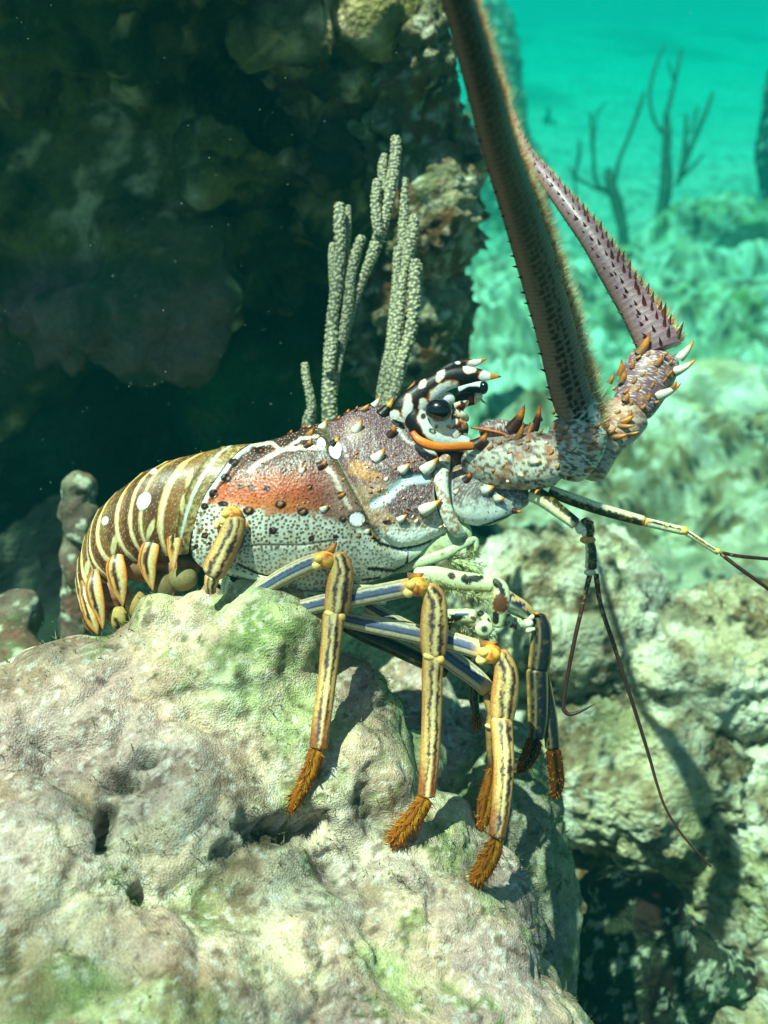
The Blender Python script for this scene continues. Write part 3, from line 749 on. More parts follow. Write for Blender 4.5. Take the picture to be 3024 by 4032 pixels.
def carapace_col(X, Y):
    x = (X - 600) / .8439; y = (Y - 1600) / .8439
    wob = n2(x, y, 55, 1, 4); wf = n2(x, y, 14, 2, 3); wff = n2(x, y, 6, 3, 2)
    C = np.tile(lin((0.80, 0.80, 0.72)), (len(x), 1))
    C = mixc(C, (0.66, 0.62, 0.50), sst(-.1, .5, wob + .3 * wf) * .6)
    headm = sst(-8, 8, (x - np.interp(y, [100, 200, 300, 400, 500, 560, 640, 700], [820, 852, 895, 945, 995, 1030, 1080, 1200])))
    # --- thorax: dark maroon above, rusty middle, white spotted flank
    lo = np.interp(x, [150, 240, 300, 420, 600, 760, 900, 1000], [430, 440, 452, 480, 500, 520, 540, 560])
    body = 1 - sst(-26, 22, y - lo - 38 * wob - 16 * wf)
    rust = mixc(np.tile(lin((0.66, 0.28, 0.11)), (len(x), 1)), (0.76, 0.42, 0.20), sst(390, 490, y + 30 * wf))
    rust = mixc(rust, (0.46, 0.24, 0.20), sst(660, 800, x + 30 * wob) * 0.8)
    up = 1 - sst(255, 400, y + 45 * wob + 0.10 * (x - 500))
    rust = mixc(rust, (0.30, 0.19, 0.17), up)
    rust = mixc(rust, (0.22, 0.15, 0.13), (1 - sst(170, 250, y + 30 * wf)) * up)
    rust = mixc(rust, (0.55, 0.42, 0.36), sst(780, 880, x + 40 * wf) * sst(250, 330, y))
    C = C * (1 - body[:, None]) + rust * body[:, None]
    # fine pale stipple over the dark, small pimples over the rust
    d, i_ = dots2(x, y, 13, 5)
    C = mixc(C, (0.80, 0.70, 0.62), sst(3.2, 1.4, d) * body * (0.2 + 0.55 * (i_ > 0.45)) * (0.4 + 0.6 * up))
    d, i_ = dots2(x, y, 19, 8)
    rz = body * (1 - up) * (1 - headm)
    C = mixc(C, (0.30, 0.13, 0.07), sst(5.5, 2.5, d) * rz * 0.75); C = mixc(C, (0.85, 0.50, 0.25), sst(2.2, 0.8, d) * rz * 0.8)
    # branching pale streaks on the back
    for pts, wd_ in (([(455, 300), (500, 262), (560, 225), (620, 200), (700, 190), (800, 195)], 13), ([(400, 200), (455, 182), (560, 170), (600, 205)], 11), ([(620, 200), (690, 150), (770, 140)], 9), ([(800, 270), (850, 330), (880, 400), (920, 470)], 13)):
        d, p = segdist(x, y, pts)
        C = mixc(C, (0.84, 0.76, 0.68), sst(1.25, 0.4, (d + 9 * wf) / wd_) * (1 - headm) * 0.85)
    # posterior margin band
    mg = segdist(x, y, [(440, 180), (400, 210), (350, 260), (300, 330), (250, 400), (200, 500), (175, 580), (165, 640), (190, 700)])[0]
    C = mixc(C, (0.80, 0.86, 0.80), sst(34, 14, mg + 9 * wf))
    C = mixc(C, (0.16, 0.13, 0.10), sst(9, 2, mg))
    # brown pimples on the white flank
    flank = (1 - body) * (1 - headm)
    dens = np.interp(x, [150, 500, 900, 1100, 1250], [21, 21, 18, 15, 14])
    d, i_ = dots2(x, y, 20, 11, 0.75)
    R = 6.6 - 2.6 * sst(850, 1150, x) + 1.4 * (i_ - .5) + 1.5 * sst(330, 200, x)
    k = sst(1.15, 0.7, d / R) * flank * sst(1180, 1120, x + 0 * y)
    C = mixc(C, (0.20, 0.12, 0.07), k * (.82 + .18 * i_)); C = mixc(C, (0.66, 0.40, 0.16), sst(0.5, 0.25, d / R) * k * (i_ > 0.25) * sst(1000, 900, x))
    C = mixc(C, (0.60, 0.62, 0.56), flank * sst(640, 700, y) * 0.35)  # lower flank greyed, painting its shade into the shell
    seam = segdist(x, y, [(385, 655), (520, 648), (700, 648), (860, 625)])[0]
    C = mixc(C, (0.35, 0.34, 0.28), sst(5, 2, seam) * 0.7)
    for (cx, cy, rx, ry) in BIG:
        e = ell(x, y, cx, cy, rx, ry) + 0.12 * wff
        C = mixc(C, (0.12, 0.07, 0.05), sst(1.1, 0.85, e)); C = mixc(C, (0.62, 0.28, 0.10), sst(0.5, 0.3, ell(x, y, cx + rx * .25, cy, rx * .6, ry * .6)) * 0.8)
    # --- cervical groove
    gr, gp = segdist(x, y, [(800, 110), (845, 190), (880, 275), (945, 390), (990, 480), (1010, 560), (1070, 625)])
    C = mixc(C, (0.36, 0.34, 0.20), sst(40, 8, gr + 22 * wf) * 0.75)
    C = mixc(C, (0.16, 0.15, 0.08), sst(15, 4, gr + 12 * wff + 8 * wob) * 0.75)
    wl = segdist(x, y, [(880, 290), (930, 360), (985, 440), (1030, 520), (1050, 570)])[0]
    C = mixc(C, (0.80, 0.78, 0.70), sst(16, 6, np.abs(wl + 14 * wf)) * 0.7 * headm)
    # --- head
    H = np.tile(lin((0.38, 0.25, 0.27)), (len(x), 1))
    H = mixc(H, (0.66, 0.45, 0.24), sst(1.2, 0.5, ell(x, y, 985, 300, 95, 45, 0.3) + 0.3 * wf))
    H = mixc(H, (0.30, 0.22, 0.22), sst(1.2, 0.6, ell(x, y, 1120, 298, 150, 24, 0.1) + 0.3 * wf) * 0.8)
    H = mixc(H, (0.62, 0.50, 0.44), sst(1.2, 0.5, ell(x, y, 950, 110, 60, 60)) * 0.6)
    lowm = sst(1.0, 0.8, np.abs(ell(x, y, 1230, 470, 200, 110)))
    H = mixc(H, (0.66, 0.52, 0.38), sst(330, 400, y + 10 * wf) * (1 - sst(0.95, 0.8, ell(x, y, 1215, 440, 150, 92, -0.2) + 0.2 * wf)) * 0.9)
    st = segdist(x, y, [(1035, 455), (1100, 425), (1130, 375), (1190, 345), (1280, 335)])[0]
    H = mixc(H, (0.66, 0.75, 0.76), sst(30, 12, st + 10 * wf))
    H = mixc(H, (0.45, 0.48, 0.46), sst(6, 2, np.abs(st - 26) + 5 * wf) * 0.5)
    vein = np.abs(n2(x, y, 9, 21, 2))
    H = mixc(H, (0.80, 0.72, 0.68), sst(0.09, 0.02, vein) * (0.25 + 0.55 * sst(330, 400, y)))
    d, i_ = dots2(x, y, 9, 25)
    H = mixc(H, (0.85, 0.80, 0.76), sst(2.6, 1.2, d) * (i_ > .4) * 0.6)
    cheek = sst(-14, 16, y - np.interp(x, [1000, 1060, 1150, 1250, 1340, 1400], [590, 565, 545, 548, 540, 530]) + 22 * wf)
    H = mixc(H, (0.85, 0.86, 0.80), cheek)
    H = mixc(H, (0.68, 0.42, 0.18), cheek * sst(0.05, 0.25, n2(x, y, 16, 31, 3) - 0.004 * (y - 560)) * 0.8)
    fr = sst(1300, 1335, x + 10 * wf + 0.15 * (y - 400)) * (1 - sst(350, 240, y))
    H = mixc(H, (0.82, 0.80, 0.74), fr * 0.85); H = mixc(H, (0.62, 0.40, 0.25), fr * sst(0.1, 0.35, n2(x, y, 22, 33, 3)) * 0.7)
    eyeb = sst(-30, 10, (x - 1150) * 0.8 + (170 - y) * 0.9 - 20)
    H = mixc(H, (0.84, 0.84, 0.80), sst(16, -6, segdist(x, y, [(1120, 60), (1150, 110), (1175, 150), (1260, 205), (1320, 215)])[0] + 9 * wf) * 0.9)
    C = C * (1 - headm[:, None]) + H * headm[:, None]
    # black line under the cheek and the gill-cover mark
    for pts, wd_ in (([(1000, 585), (1060, 640), (1150, 672), (1250, 655), (1380, 602)], 6), ([(1205, 668), (1195, 700), (1185, 740), (1130, 768), (1060, 760), (1010, 757)], 8), ([(980, 810), (1060, 800)], 5), ([(400, 735), (500, 785), (560, 800)], 6)):
        d, p = segdist(x, y, pts)
        C = mixc(C, (0.05, 0.04, 0.03), sst(1.5, 0.7, (d + 4 * wff) / wd_))
    under = sst(4, -4, np.where(x > 1195, 1, 0) * (np.interp(x, [1195, 1250, 1380], [672, 662, 606]) - y) + np.where(x > 1195, 0, 99))
    C = mixc(C, (0.80, 0.84, 0.74), under)
    for (cx, cy, rx, ry) in ((853, 202, 29, 38), (955, 527, 36, 31), (788, 175, 20, 28)):
        e = ell(x, y, cx, cy, rx, ry) + 0.08 * wff
        C = mixc(C, (0.20, 0.16, 0.10), sst(1.5, 1.1, e) * 0.8); C = mixc(C, (0.95, 0.95, 0.92), sst(1.06, 0.94, e))
    return C

def carapace_disp(X, Y):
    x = (X - 600) / .8439; y = (Y - 1600) / .8439
    gr, gp = segdist(x, y, [(800, 110), (845, 190), (880, 275), (945, 390), (990, 480), (1010, 560), (1070, 625), (1150, 672), (1250, 655), (1380, 602)])
    h = -15 * np.exp(-(gr / 20) ** 2) + 5 * np.exp(-((gr - 42) / 26) ** 2)
    h += 9 * np.exp(-ell(x, y, 1215, 470, 120, 90) ** 2) - 10 * np.exp(-(segdist(x, y, [(1030, 450), (1110, 400), (1180, 335), (1300, 320)])[0] / 22) ** 2)
    mg = segdist(x, y, [(440, 180), (400, 210), (350, 260), (300, 330), (250, 400), (200, 500), (175, 580), (165, 640)])[0]
    h += 7 * np.exp(-((mg - 22) / 11) ** 2) - 6 * np.exp(-((mg - 46) / 12) ** 2)
    h -= 5 * np.exp(-(segdist(x, y, [(385, 655), (520, 648), (700, 648), (860, 625)])[0] / 6) ** 2)
    for (cx, cy, rx, ry) in BIG[:13]:
        h += 5 * np.exp(-ell(x, y, cx, cy, rx * .7, ry * .7) ** 2)
    d, i_ = dots2(x, y, 20, 11, 0.75)
    h += 1.8 * np.exp(-(d / 4.5) ** 2) * sst(440, 480, y)
    d, i_ = dots2(x, y, 19, 8)
    h += 1.4 * np.exp(-(d / 4.5) ** 2) * sst(480, 440, y)
    h += 2.2 * n2(x, y, 60, 41, 3) + 0.7 * n2(x, y, 10, 42, 2)
    return h

def res(pts, n):
    return spline(np.array(pts, float), n)
WC = 60.0
def coons(top, bot, left, right, nu, a):
    """patch with rows following angle a (0 = top)"""
    v = (1 - np.cos(a)) / (1 - math.cos(a[-1])); nv = len(a)
    T, B = res(top, nu), res(bot, nu)
    Lc, Rc = res(left, 400), res(right, 400)
    Lv = np.stack([np.interp(v, np.linspace(0, 1, 400), Lc[:, i]) for i in (0, 1)], 1)
    Rv = np.stack([np.interp(v, np.linspace(0, 1, 400), Rc[:, i]) for i in (0, 1)], 1)
    u = np.linspace(0, 1, nu)[:, None, None]; vv = v[None, :, None]
    return ((1 - vv) * T[:, None] + vv * B[:, None] + (1 - u) * Lv[None] + u * Rv[None]
            - (1 - u) * (1 - vv) * T[0] - u * (1 - vv) * T[-1] - (1 - u) * vv * B[0] - u * vv * B[-1])

def carapace():
    top = [(971, 1752), (1073, 1731), (1191, 1691), (1245, 1670), (1290, 1664), (1343, 1642), (1402, 1608), (1470, 1598), (1550, 1590), (1610, 1570)]
    left = [(971, 1752), (937, 1777), (895, 1819), (853, 1878), (811, 1938), (769, 2022), (748, 2089), (739, 2140)]
    right = [(1610, 1570), (1616, 1640), (1632, 1705), (1665, 1752), (1722, 1790), (1713, 1860), (1710, 1950), (1730, 2030), (1768, 2106)]
    bot = [(739, 2140), (760, 2195), (811, 2243), (921, 2270), (1022, 2295), (1191, 2322), (1317, 2322), (1402, 2305), (1528, 2268), (1621, 2205), (1700, 2140), (1768, 2106)]
    nu, nv = 430, 230
    a = np.linspace(0, 0.84 * math.pi, nv)
    G = coons(top, bot, left, right, nu, a)
    u = np.linspace(0, 1, nu)
    B = np.interp(u, [0, .08, .3, .6, .8, 1], [168, 195, 225, 215, 195, 150])[:, None] * np.sin(a)[None, :]
    mb = MB()
    x, y = G[..., 0].ravel(), G[..., 1].ravel()
    C = carapace_col(x, y)
    h = carapace_disp(x, y) * np.clip(np.sin(np.tile(a, nu)) * 1.6, 0, 1)
    # push along an approximate normal
    wv = WC - B.ravel()
    ang = np.tile(a, nu)
    y2 = y - h * np.cos(ang) * 0.6
    wv2 = wv - h * np.sin(ang)
    mb.add(W(x, y2, wv2), grid_faces(nu, nv)[:, ::-1], C)
    st = 3
    Gf = G[::st, ::st]; nuf, nvf = Gf.shape[:2]
    mb.add(W(Gf[..., 0].ravel(), Gf[..., 1].ravel(), (WC + B[::st, ::st]).ravel()), grid_faces(nuf, nvf), C.reshape(nu, nv, 3)[::st, ::st].reshape(-1, 3))
    # thin rolled rear edge closes the gap to the tail
    pts = np.stack([x, y2, wv2], 1)
    return mb, pts
car_mb, CARP = carapace()
def surf_w(x, y, back=0.0):
    i = np.argmin((CARP[:, 0] - x) ** 2 + (CARP[:, 1] - y) ** 2)
    return CARP[i, 2] + back

OR, DK, WH, YL = (0.85, 0.48, 0.10), (0.20, 0.07, 0.03), (0.90, 0.89, 0.82), (0.90, 0.68, 0.22)
def sp_cols(kind):
    return {'black': [(0, (.06, .04, .03)), (.45, (.08, .05, .03)), (.55, YL), (.75, OR), (1, (.30, .10, .03))],
            'white': [(0, (.66, .60, .54)), (.2, (.80, .78, .70)), (.6, (.84, .80, .66)), (.74, (.82, .52, .16)), (.86, OR), (1, (.25, .10, .03))],
            'dark': [(0, (.22, .10, .08)), (.5, (.28, .10, .05)), (.7, OR), (1, (.30, .10, .03))],
            'amber': [(0, (.42, .30, .18)), (.3, (.55, .34, .12)), (.65, (.78, .46, .12)), (1, (.35, .14, .03))],
            'red': [(0, (.30, .12, .10)), (.4, (.35, .10, .06)), (1, (.55, .16, .06))]}[kind]
def spike(mb, bx, by, tx, ty, wid, kind, w=None, toward=0.35, m=10):
    if w is None: w = surf_w(bx, by)
    L = math.hypot(tx - bx, ty - by)
    b = pc(bx, by, w + 4); t = pc(tx, ty, w - L * toward)
    d = t - b
    nb = np.array([-d[1], d[0], 0]); nb = nb / (np.linalg.norm(nb) + 1e-9) * np.linalg.norm(d) * 0.07
    cone(mb, b - d * 0.15, t, wid / 2 * S, sp_cols(kind), m=m, n=10, bend=-nb, power=0.8)

for (bx, by, tx, ty, wd_, kd) in [
    (950, 108, 980, 55, 50, 'white'), (733, 130, 750, 100, 38, 'amber'), (795, 95, 813, 62, 44, 'white'), (722, 182, 742, 155, 44, 'dark'), (848, 172, 872, 138, 42, 'black'),
    (785, 278, 815, 252, 46, 'dark'), (698, 302, 714, 278, 32, 'white'), (1045, 240, 1086, 193, 58, 'white'), (1112, 130, 1137, 82, 48, 'dark'), (1165, 295, 1203, 266, 48, 'white'),
    (1275, 290, 1338, 235, 66, 'white'), (1268, 478, 1352, 432, 66, 'white'), (1155, 525, 1188, 505, 40, 'white'), (876, 418, 902, 400, 30, 'amber'), (796, 480, 824, 460, 36, 'white'),
    (948, 222, 960, 208, 20, 'amber'), (943, 243, 954, 232, 16, 'amber'), (1128, 290, 1140, 278, 20, 'amber'), (1212, 260, 1225, 248, 18, 'amber'), (1090, 340, 1103, 326, 26, 'white'),
    (1015, 402, 1026, 390, 18, 'amber'), (1055, 393, 1066, 381, 20, 'amber'), (1163, 372, 1172, 362, 14, 'amber'), (728, 382, 742, 368, 22, 'amber'), (1000, 584, 1016, 570, 30, 'white'),
    (962, 604, 973, 592, 20, 'amber'), (1020, 612, 1031, 600, 18, 'amber'), (1230, 535, 1243, 522, 22, 'white'), (1268, 530, 1278, 518, 18, 'white'), (1213, 515, 1222, 503, 16, 'white'),
    (1338, 530, 1358, 520, 32, 'white'), (1085, 533, 1108, 520, 30, 'dark'), (595, 460, 612, 446, 24, 'amber'), (700, 495, 716, 480, 24, 'amber'), (448, 490, 462, 476, 22, 'amber'), (245, 604, 256, 596, 12, 'amber'),
    (885, 530, 898, 518, 18, 'dark'), (1340, 560, 1356, 556, 24, 'white'), (700, 106, 712, 84, 26, 'dark'), (640, 128, 652, 108, 24, 'dark'), (860, 66, 876, 40, 30, 'dark'), (905, 36, 918, 10, 30, 'dark')]:
    (a1, b1), (a2, b2) = Z1(bx, by), Z1(tx, ty)
    spike(car_mb, a1, b1, a2, b2, wd_ * .8439, kd)
for (bx, by, tx, ty, wd_, kd) in [(245, 715, 337, 572, 120, 'black'), (420, 600, 520, 435, 120, 'black'), (70, 690, 122, 640, 70, 'amber'), (165, 650, 217, 573, 70, 'white'), (-5, 700, 20, 655, 40, 'dark')]:
    (a1, b1), (a2, b2) = Z3(bx, by), Z3(tx, ty)
    spike(car_mb, a1, b1, a2, b2, wd_ * .4522, kd, w=surf_w(a1, b1 + 10) + 6, toward=0.1, m=14)
_rs = np.random.default_rng(77)
for _k in range(330):
    x_, y_ = _rs.uniform(250, 1330), _rs.uniform(60, 560)
    X_, Y_ = Z1(x_, y_)
    _i = np.argmin((CARP[:, 0] - X_) ** 2 + (CARP[:, 1] - Y_) ** 2)
    if np.hypot(CARP[_i, 0] - X_, CARP[_i, 1] - Y_) > 6 or (x_ < 850 and y_ > 470): continue
    L_ = _rs.uniform(7, 15)
    spike(car_mb, X_, Y_, X_ + L_, Y_ - L_ * .75, _rs.uniform(6, 11), ['amber', 'dark', 'white'][_rs.integers(0, 3)], w=CARP[_i, 2] + 2, toward=.5, m=6)
carapace_ob = car_mb.build('carapace', 'shell', lob)

# ---- eye socket (part of the head shell) and its orange rim
def socket_col(t, u, f, X, Y):
    x = (X - 1400) / .4522; y = (Y - 1300) / .4522
    wf = n2(x, y, 30, 51, 3)
    C = np.tile(lin((0.86, 0.87, 0.83)), (len(x), 1))
    d = segdist(x, y, [(430, 560), (520, 600), (500, 700), (470, 780), (510, 850), (540, 920), (600, 990), (720, 1060), (900, 1100)])[0]
    C = mixc(C, (0.72, 0.35, 0.08), sst(66, 50, d + 10 * wf)); C = mixc(C, (0.05, 0.03, 0.02), sst(56, 42, d + 10 * wf))
    e = ell(x, y, 590, 750, 26, 30); C = mixc(C, (0.30, 0.22, 0.10), sst(1.1, 0.7, e))
    e = ell(x, y, 670, 880, 40, 26, .5); C = mixc(C, (0.10, 0.10, 0.06), sst(1.1, 0.7, e)); C = mixc(C, (0.7, 0.7, 0.6), sst(0.5, .3, e))
    return C
def patch_color(C, x, y): return C
sk = MB()
def z3l(rows, w):     # rows (x,y,width) in zoom-3 px -> limb rows
    return [(Z3(a, b)[0], Z3(a, b)[1], (w[i] if hasattr(w, '__len__') else w), c * .4522) for i, (a, b, c) in enumerate(rows)]
limb(sk, z3l([(560, 560, 150), (500, 700, 200), (560, 830, 240), (700, 920, 220), (860, 970, 170), (1000, 1010, 130)], [-30, -60, -66, -66, -60, -60]), socket_col, n=120, m=64, flat=0.8)
limb(sk, z3l([(640, 620, 160), (640, 760, 240), (760, 880, 260), (900, 900, 180)], [10, -5, 0, 20]), lambda t, u, f, X, Y: np.tile(lin((.84, .86, .82)), (len(t), 1)), n=40, m=40, flat=0.8)
blob(sk, *Z3(900, 1120), 30, 70, 50, 60, (.30, .18, .17)); blob(sk, *Z3(820, 1100), 10, 60, 50, 60, (.34, .22, .20))
sk.build('eye_socket', 'shell', lob)
rim = MB()
def rimc(t, u, f, X, Y):
    C = np.tile(lin((0.86, 0.44, 0.07)), (len(t), 1))
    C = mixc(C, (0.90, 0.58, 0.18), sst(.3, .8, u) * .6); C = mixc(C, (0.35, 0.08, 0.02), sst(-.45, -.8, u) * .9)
    return mixc(C, (.75, .26, .05), sst(.12, 0, t))
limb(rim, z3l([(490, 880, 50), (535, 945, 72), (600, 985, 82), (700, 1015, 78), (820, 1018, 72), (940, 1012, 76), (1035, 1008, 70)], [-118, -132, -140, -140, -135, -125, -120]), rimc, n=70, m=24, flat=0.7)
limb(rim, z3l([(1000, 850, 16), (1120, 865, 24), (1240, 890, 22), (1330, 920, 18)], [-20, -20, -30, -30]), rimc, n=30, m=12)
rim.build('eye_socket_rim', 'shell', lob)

# ---- horns above the eyes
def horn_col(far):
    def f_(t, u, f, X, Y):
        x = (X - 1400) / .4522; y = (Y - 1300) / .4522
        wf = n2(x, y, 44, 61, 3) * 0.32
        C = np.tile(lin((0.045, 0.03, 0.025)), (len(x), 1))
        L = [(1010, 330, 55, 45, 0), (890, 285, 22, 14, 0), (1075, 275, 100, 30, -.1)] if far else \
            [(740, 395, 32, 62, .4), (583, 470, 30, 46, .5), (985, 335, 55, 42, .1), (760, 540, 130, 70, -.45), (450, 680, 40, 110, .1), (1140, 400, 62, 60, 0), (590, 690, 42, 100, .1), (400, 840, 60, 110, -.6), (330, 740, 50, 40, 0), (470, 900, 60, 30, .8)]
        for (cx, cy, rx, ry, ro) in L:
            e = ell(x, y, cx, cy, rx, ry, ro) + wf
            C = mixc(C, (0.80, 0.48, 0.12), sst(1.22, 1.08, e)); C = mixc(C, (0.90, 0.89, 0.84), sst(1.06, 0.96, e))
        if not far:
            d = segdist(x, y, [(860, 500), (960, 470), (1090, 440)])[0]
            C = mixc(C, (0.88, 0.92, 0.92), sst(10, 4, d - 2) * 0)
        tipx = 1090 if far else 1172
        C = mixc(C, (0.85, 0.50, 0.10), sst(tipx - 4, tipx + 6, x)); C = mixc(C, (0.35, 0.15, 0.03), sst(tipx + 55, tipx + 90, x))
        return C
    return f_
hn = MB()
limb(hn, z3l([(395, 800, 200), (430, 700, 250), (530, 610, 250), (640, 520, 215), (760, 445, 190), (880, 405, 178), (990, 390, 150), (1080, 392, 108), (1150, 400, 76), (1210, 403, 46), (1272, 405, 4)],
               [-60, -70, -66, -64, -64, -66, -70, -76, -84, -90, -96]), horn_col(False), n=160, m=64, flat=0.55, cap=0.1)
horn_ob = hn.build('horn', 'shell', lob)
hf = MB()
limb(hf, z3l([(640, 520, 170), (740, 400, 130), (860, 320, 110), (960, 290, 80), (1040, 285, 64), (1090, 268, 40), (1155, 242, 3)], [60, 100, 110, 110, 105, 100, 100]), horn_col(True), n=90, m=40, flat=0.6, cap=0.1)
hf.build('horn', 'shell', lob)

# ---- eyes
def eye_col(q):
    return np.tile(lin((0.035, 0.018, 0.014)), (len(q), 1))
def stalk_col(t, u, f, X, Y):
    x = (X - 1400) / .4522; y = (Y - 1300) / .4522
    C = np.tile(lin((0.88, 0.86, 0.78)), (len(x), 1)); k = n2(x, y, 40, 71, 3)
    C = mixc(C, (0.60, 0.25, 0.10), sst(.12, .28, k) * sst(800, 860, y)); C = mixc(C, (0.08, 0.05, 0.03), sst(.3, .4, n2(x, y, 50, 72, 3)) * sst(800, 850, y))
    return C
st = MB()
limb(st, z3l([(735, 690, 150), (738, 760, 190), (750, 820, 180), (810, 860, 150), (850, 930, 160), (870, 985, 110)], [-95, -92, -86, -70, -60, -50]), stalk_col, n=60, m=40, flat=0.9)
def clus(t, u, f, X, Y):
    C = np.tile(lin((0.88, 0.84, 0.72)), (len(t), 1)); C = mixc(C, (.78, .48, .16), sst(.0, .3, n2(X, Y, 14, 75, 3))); C = mixc(C, (.45, .13, .08), sst(.15, .35, n2(X, Y, 22, 76, 2))); return mixc(C, (.07, .04, .03), sst(.3, .4, n2(X, Y, 20, 77, 2)))
limb(st, z3l([(850, 650, 50), (900, 665, 80), (950, 640, 60), (975, 620, 30)], [-60, -66, -50, -30]), clus, n=40, m=24, disp=lambda t, u, f: .25 * fbm(np.stack([t * 4, u, f], 1), 2, 3))
limb(st, z3l([(850, 720, 60), (910, 730, 90), (950, 760, 70), (975, 790, 40)], [-70, -74, -60, -50]), clus, n=40, m=24, disp=lambda t, u, f: .25 * fbm(np.stack([t * 4, u, f], 1), 2, 13))
limb(st, z3l([(830, 800, 70), (890, 820, 110), (940, 850, 90), (950, 920, 60)], [-70, -74, -66, -50]), clus, n=40, m=24, disp=lambda t, u, f: .25 * fbm(np.stack([t * 4, u, f], 1), 2, 23))
X, Y = Z3(800, 600); blob(st, X, Y, -40, 30, 26, 24, (0.90, 0.90, 0.86))
stalk = st.build('eyestalk', 'shell', lob)
ey = MB(); X, Y = Z3(724, 697); blob(ey, X, Y, -122, 54, 46, 46, eye_col, n=40, m=50, rot=-0.08)
ey.build('eye', 'gloss_eye', stalk)
s2 = MB()
limb(s2, z3l([(900, 540, 90), (980, 500, 110), (1060, 500, 120), (1110, 520, 90)], [40, 30, 20, 10]),
     lambda t, u, f, X, Y: mixc(np.tile(lin((0.06, 0.04, 0.03)), (len(t), 1)), (0.90, 0.94, 0.95), sst(-.05, .15, u)), n=40, m=30)
limb(s2, z3l([(870, 600, 120), (960, 590, 150), (1050, 580, 130), (1090, 600, 60)], [50, 40, 30, 20]),
     lambda t, u, f, X, Y: mixc(mixc(np.tile(lin((0.07, 0.04, 0.03)), (len(t), 1)), (.55, .22, .15), sst(1.1, .7, ell(X, Y, *Z3(1000, 610), 12, 14))), (.88, .85, .7), sst(.75, .9, t)), n=40, m=30)
for k in range(5):
    (a, b), (c, d) = Z3(1085 + 4 * k, 595 + 6 * k), Z3(1120 + 9 * k, 620 + 8 * k)
    cone(s2, pc(a, b, 0), pc(c, d, -6), 3 * S, [(0, (.8, .6, .3)), (1, (.6, .25, .1))], m=5, n=4)
stalk2 = s2.build('eyestalk', 'shell', lob)
e2 = MB(); X, Y = Z3(1115, 500); blob(e2, X, Y, 4, 19, 26, 22, eye_col, n=24, m=30); e2.build('eye', 'gloss_eye', stalk2)

# ---- tail
RINGS = [
    [(990, 1746), (940, 1775), (880, 1850), (820, 1950), (778, 2040), (752, 2110), (742, 2180)],
    [(900, 1757), (850, 1795), (800, 1865), (755, 1950), (728, 2030), (712, 2100), (705, 2185)],
    [(790, 1783), (722, 1822), (672, 1888), (640, 1970), (626, 2050), (632, 2120), (655, 2190)],
    [(680, 1812), (612, 1850), (566, 1905), (540, 1975), (530, 2050), (545, 2125), (590, 2200)],
    [(560, 1866), (505, 1918), (476, 1975), (464, 2045), (470, 2110), (496, 2165), (545, 2215)],
    [(450, 1951), (412, 1995), (388, 2050), (380, 2110), (392, 2165), (425, 2210), (480, 2250)],
    [(372, 2035), (352, 2090), (346, 2145), (350, 2190), (368, 2235), (395, 2270), (430, 2300)],
    [(326, 2150), (315, 2205), (316, 2250), (325, 2290), (345, 2325), (370, 2350), (400, 2365)],
    [(300, 2265), (303, 2310), (308, 2340), (318, 2370), (335, 2395), (355, 2415), (378, 2430)],
    [(318, 2400), (322, 2430), (326, 2450), (332, 2468), (342, 2480), (354, 2490), (370, 2500)],
]
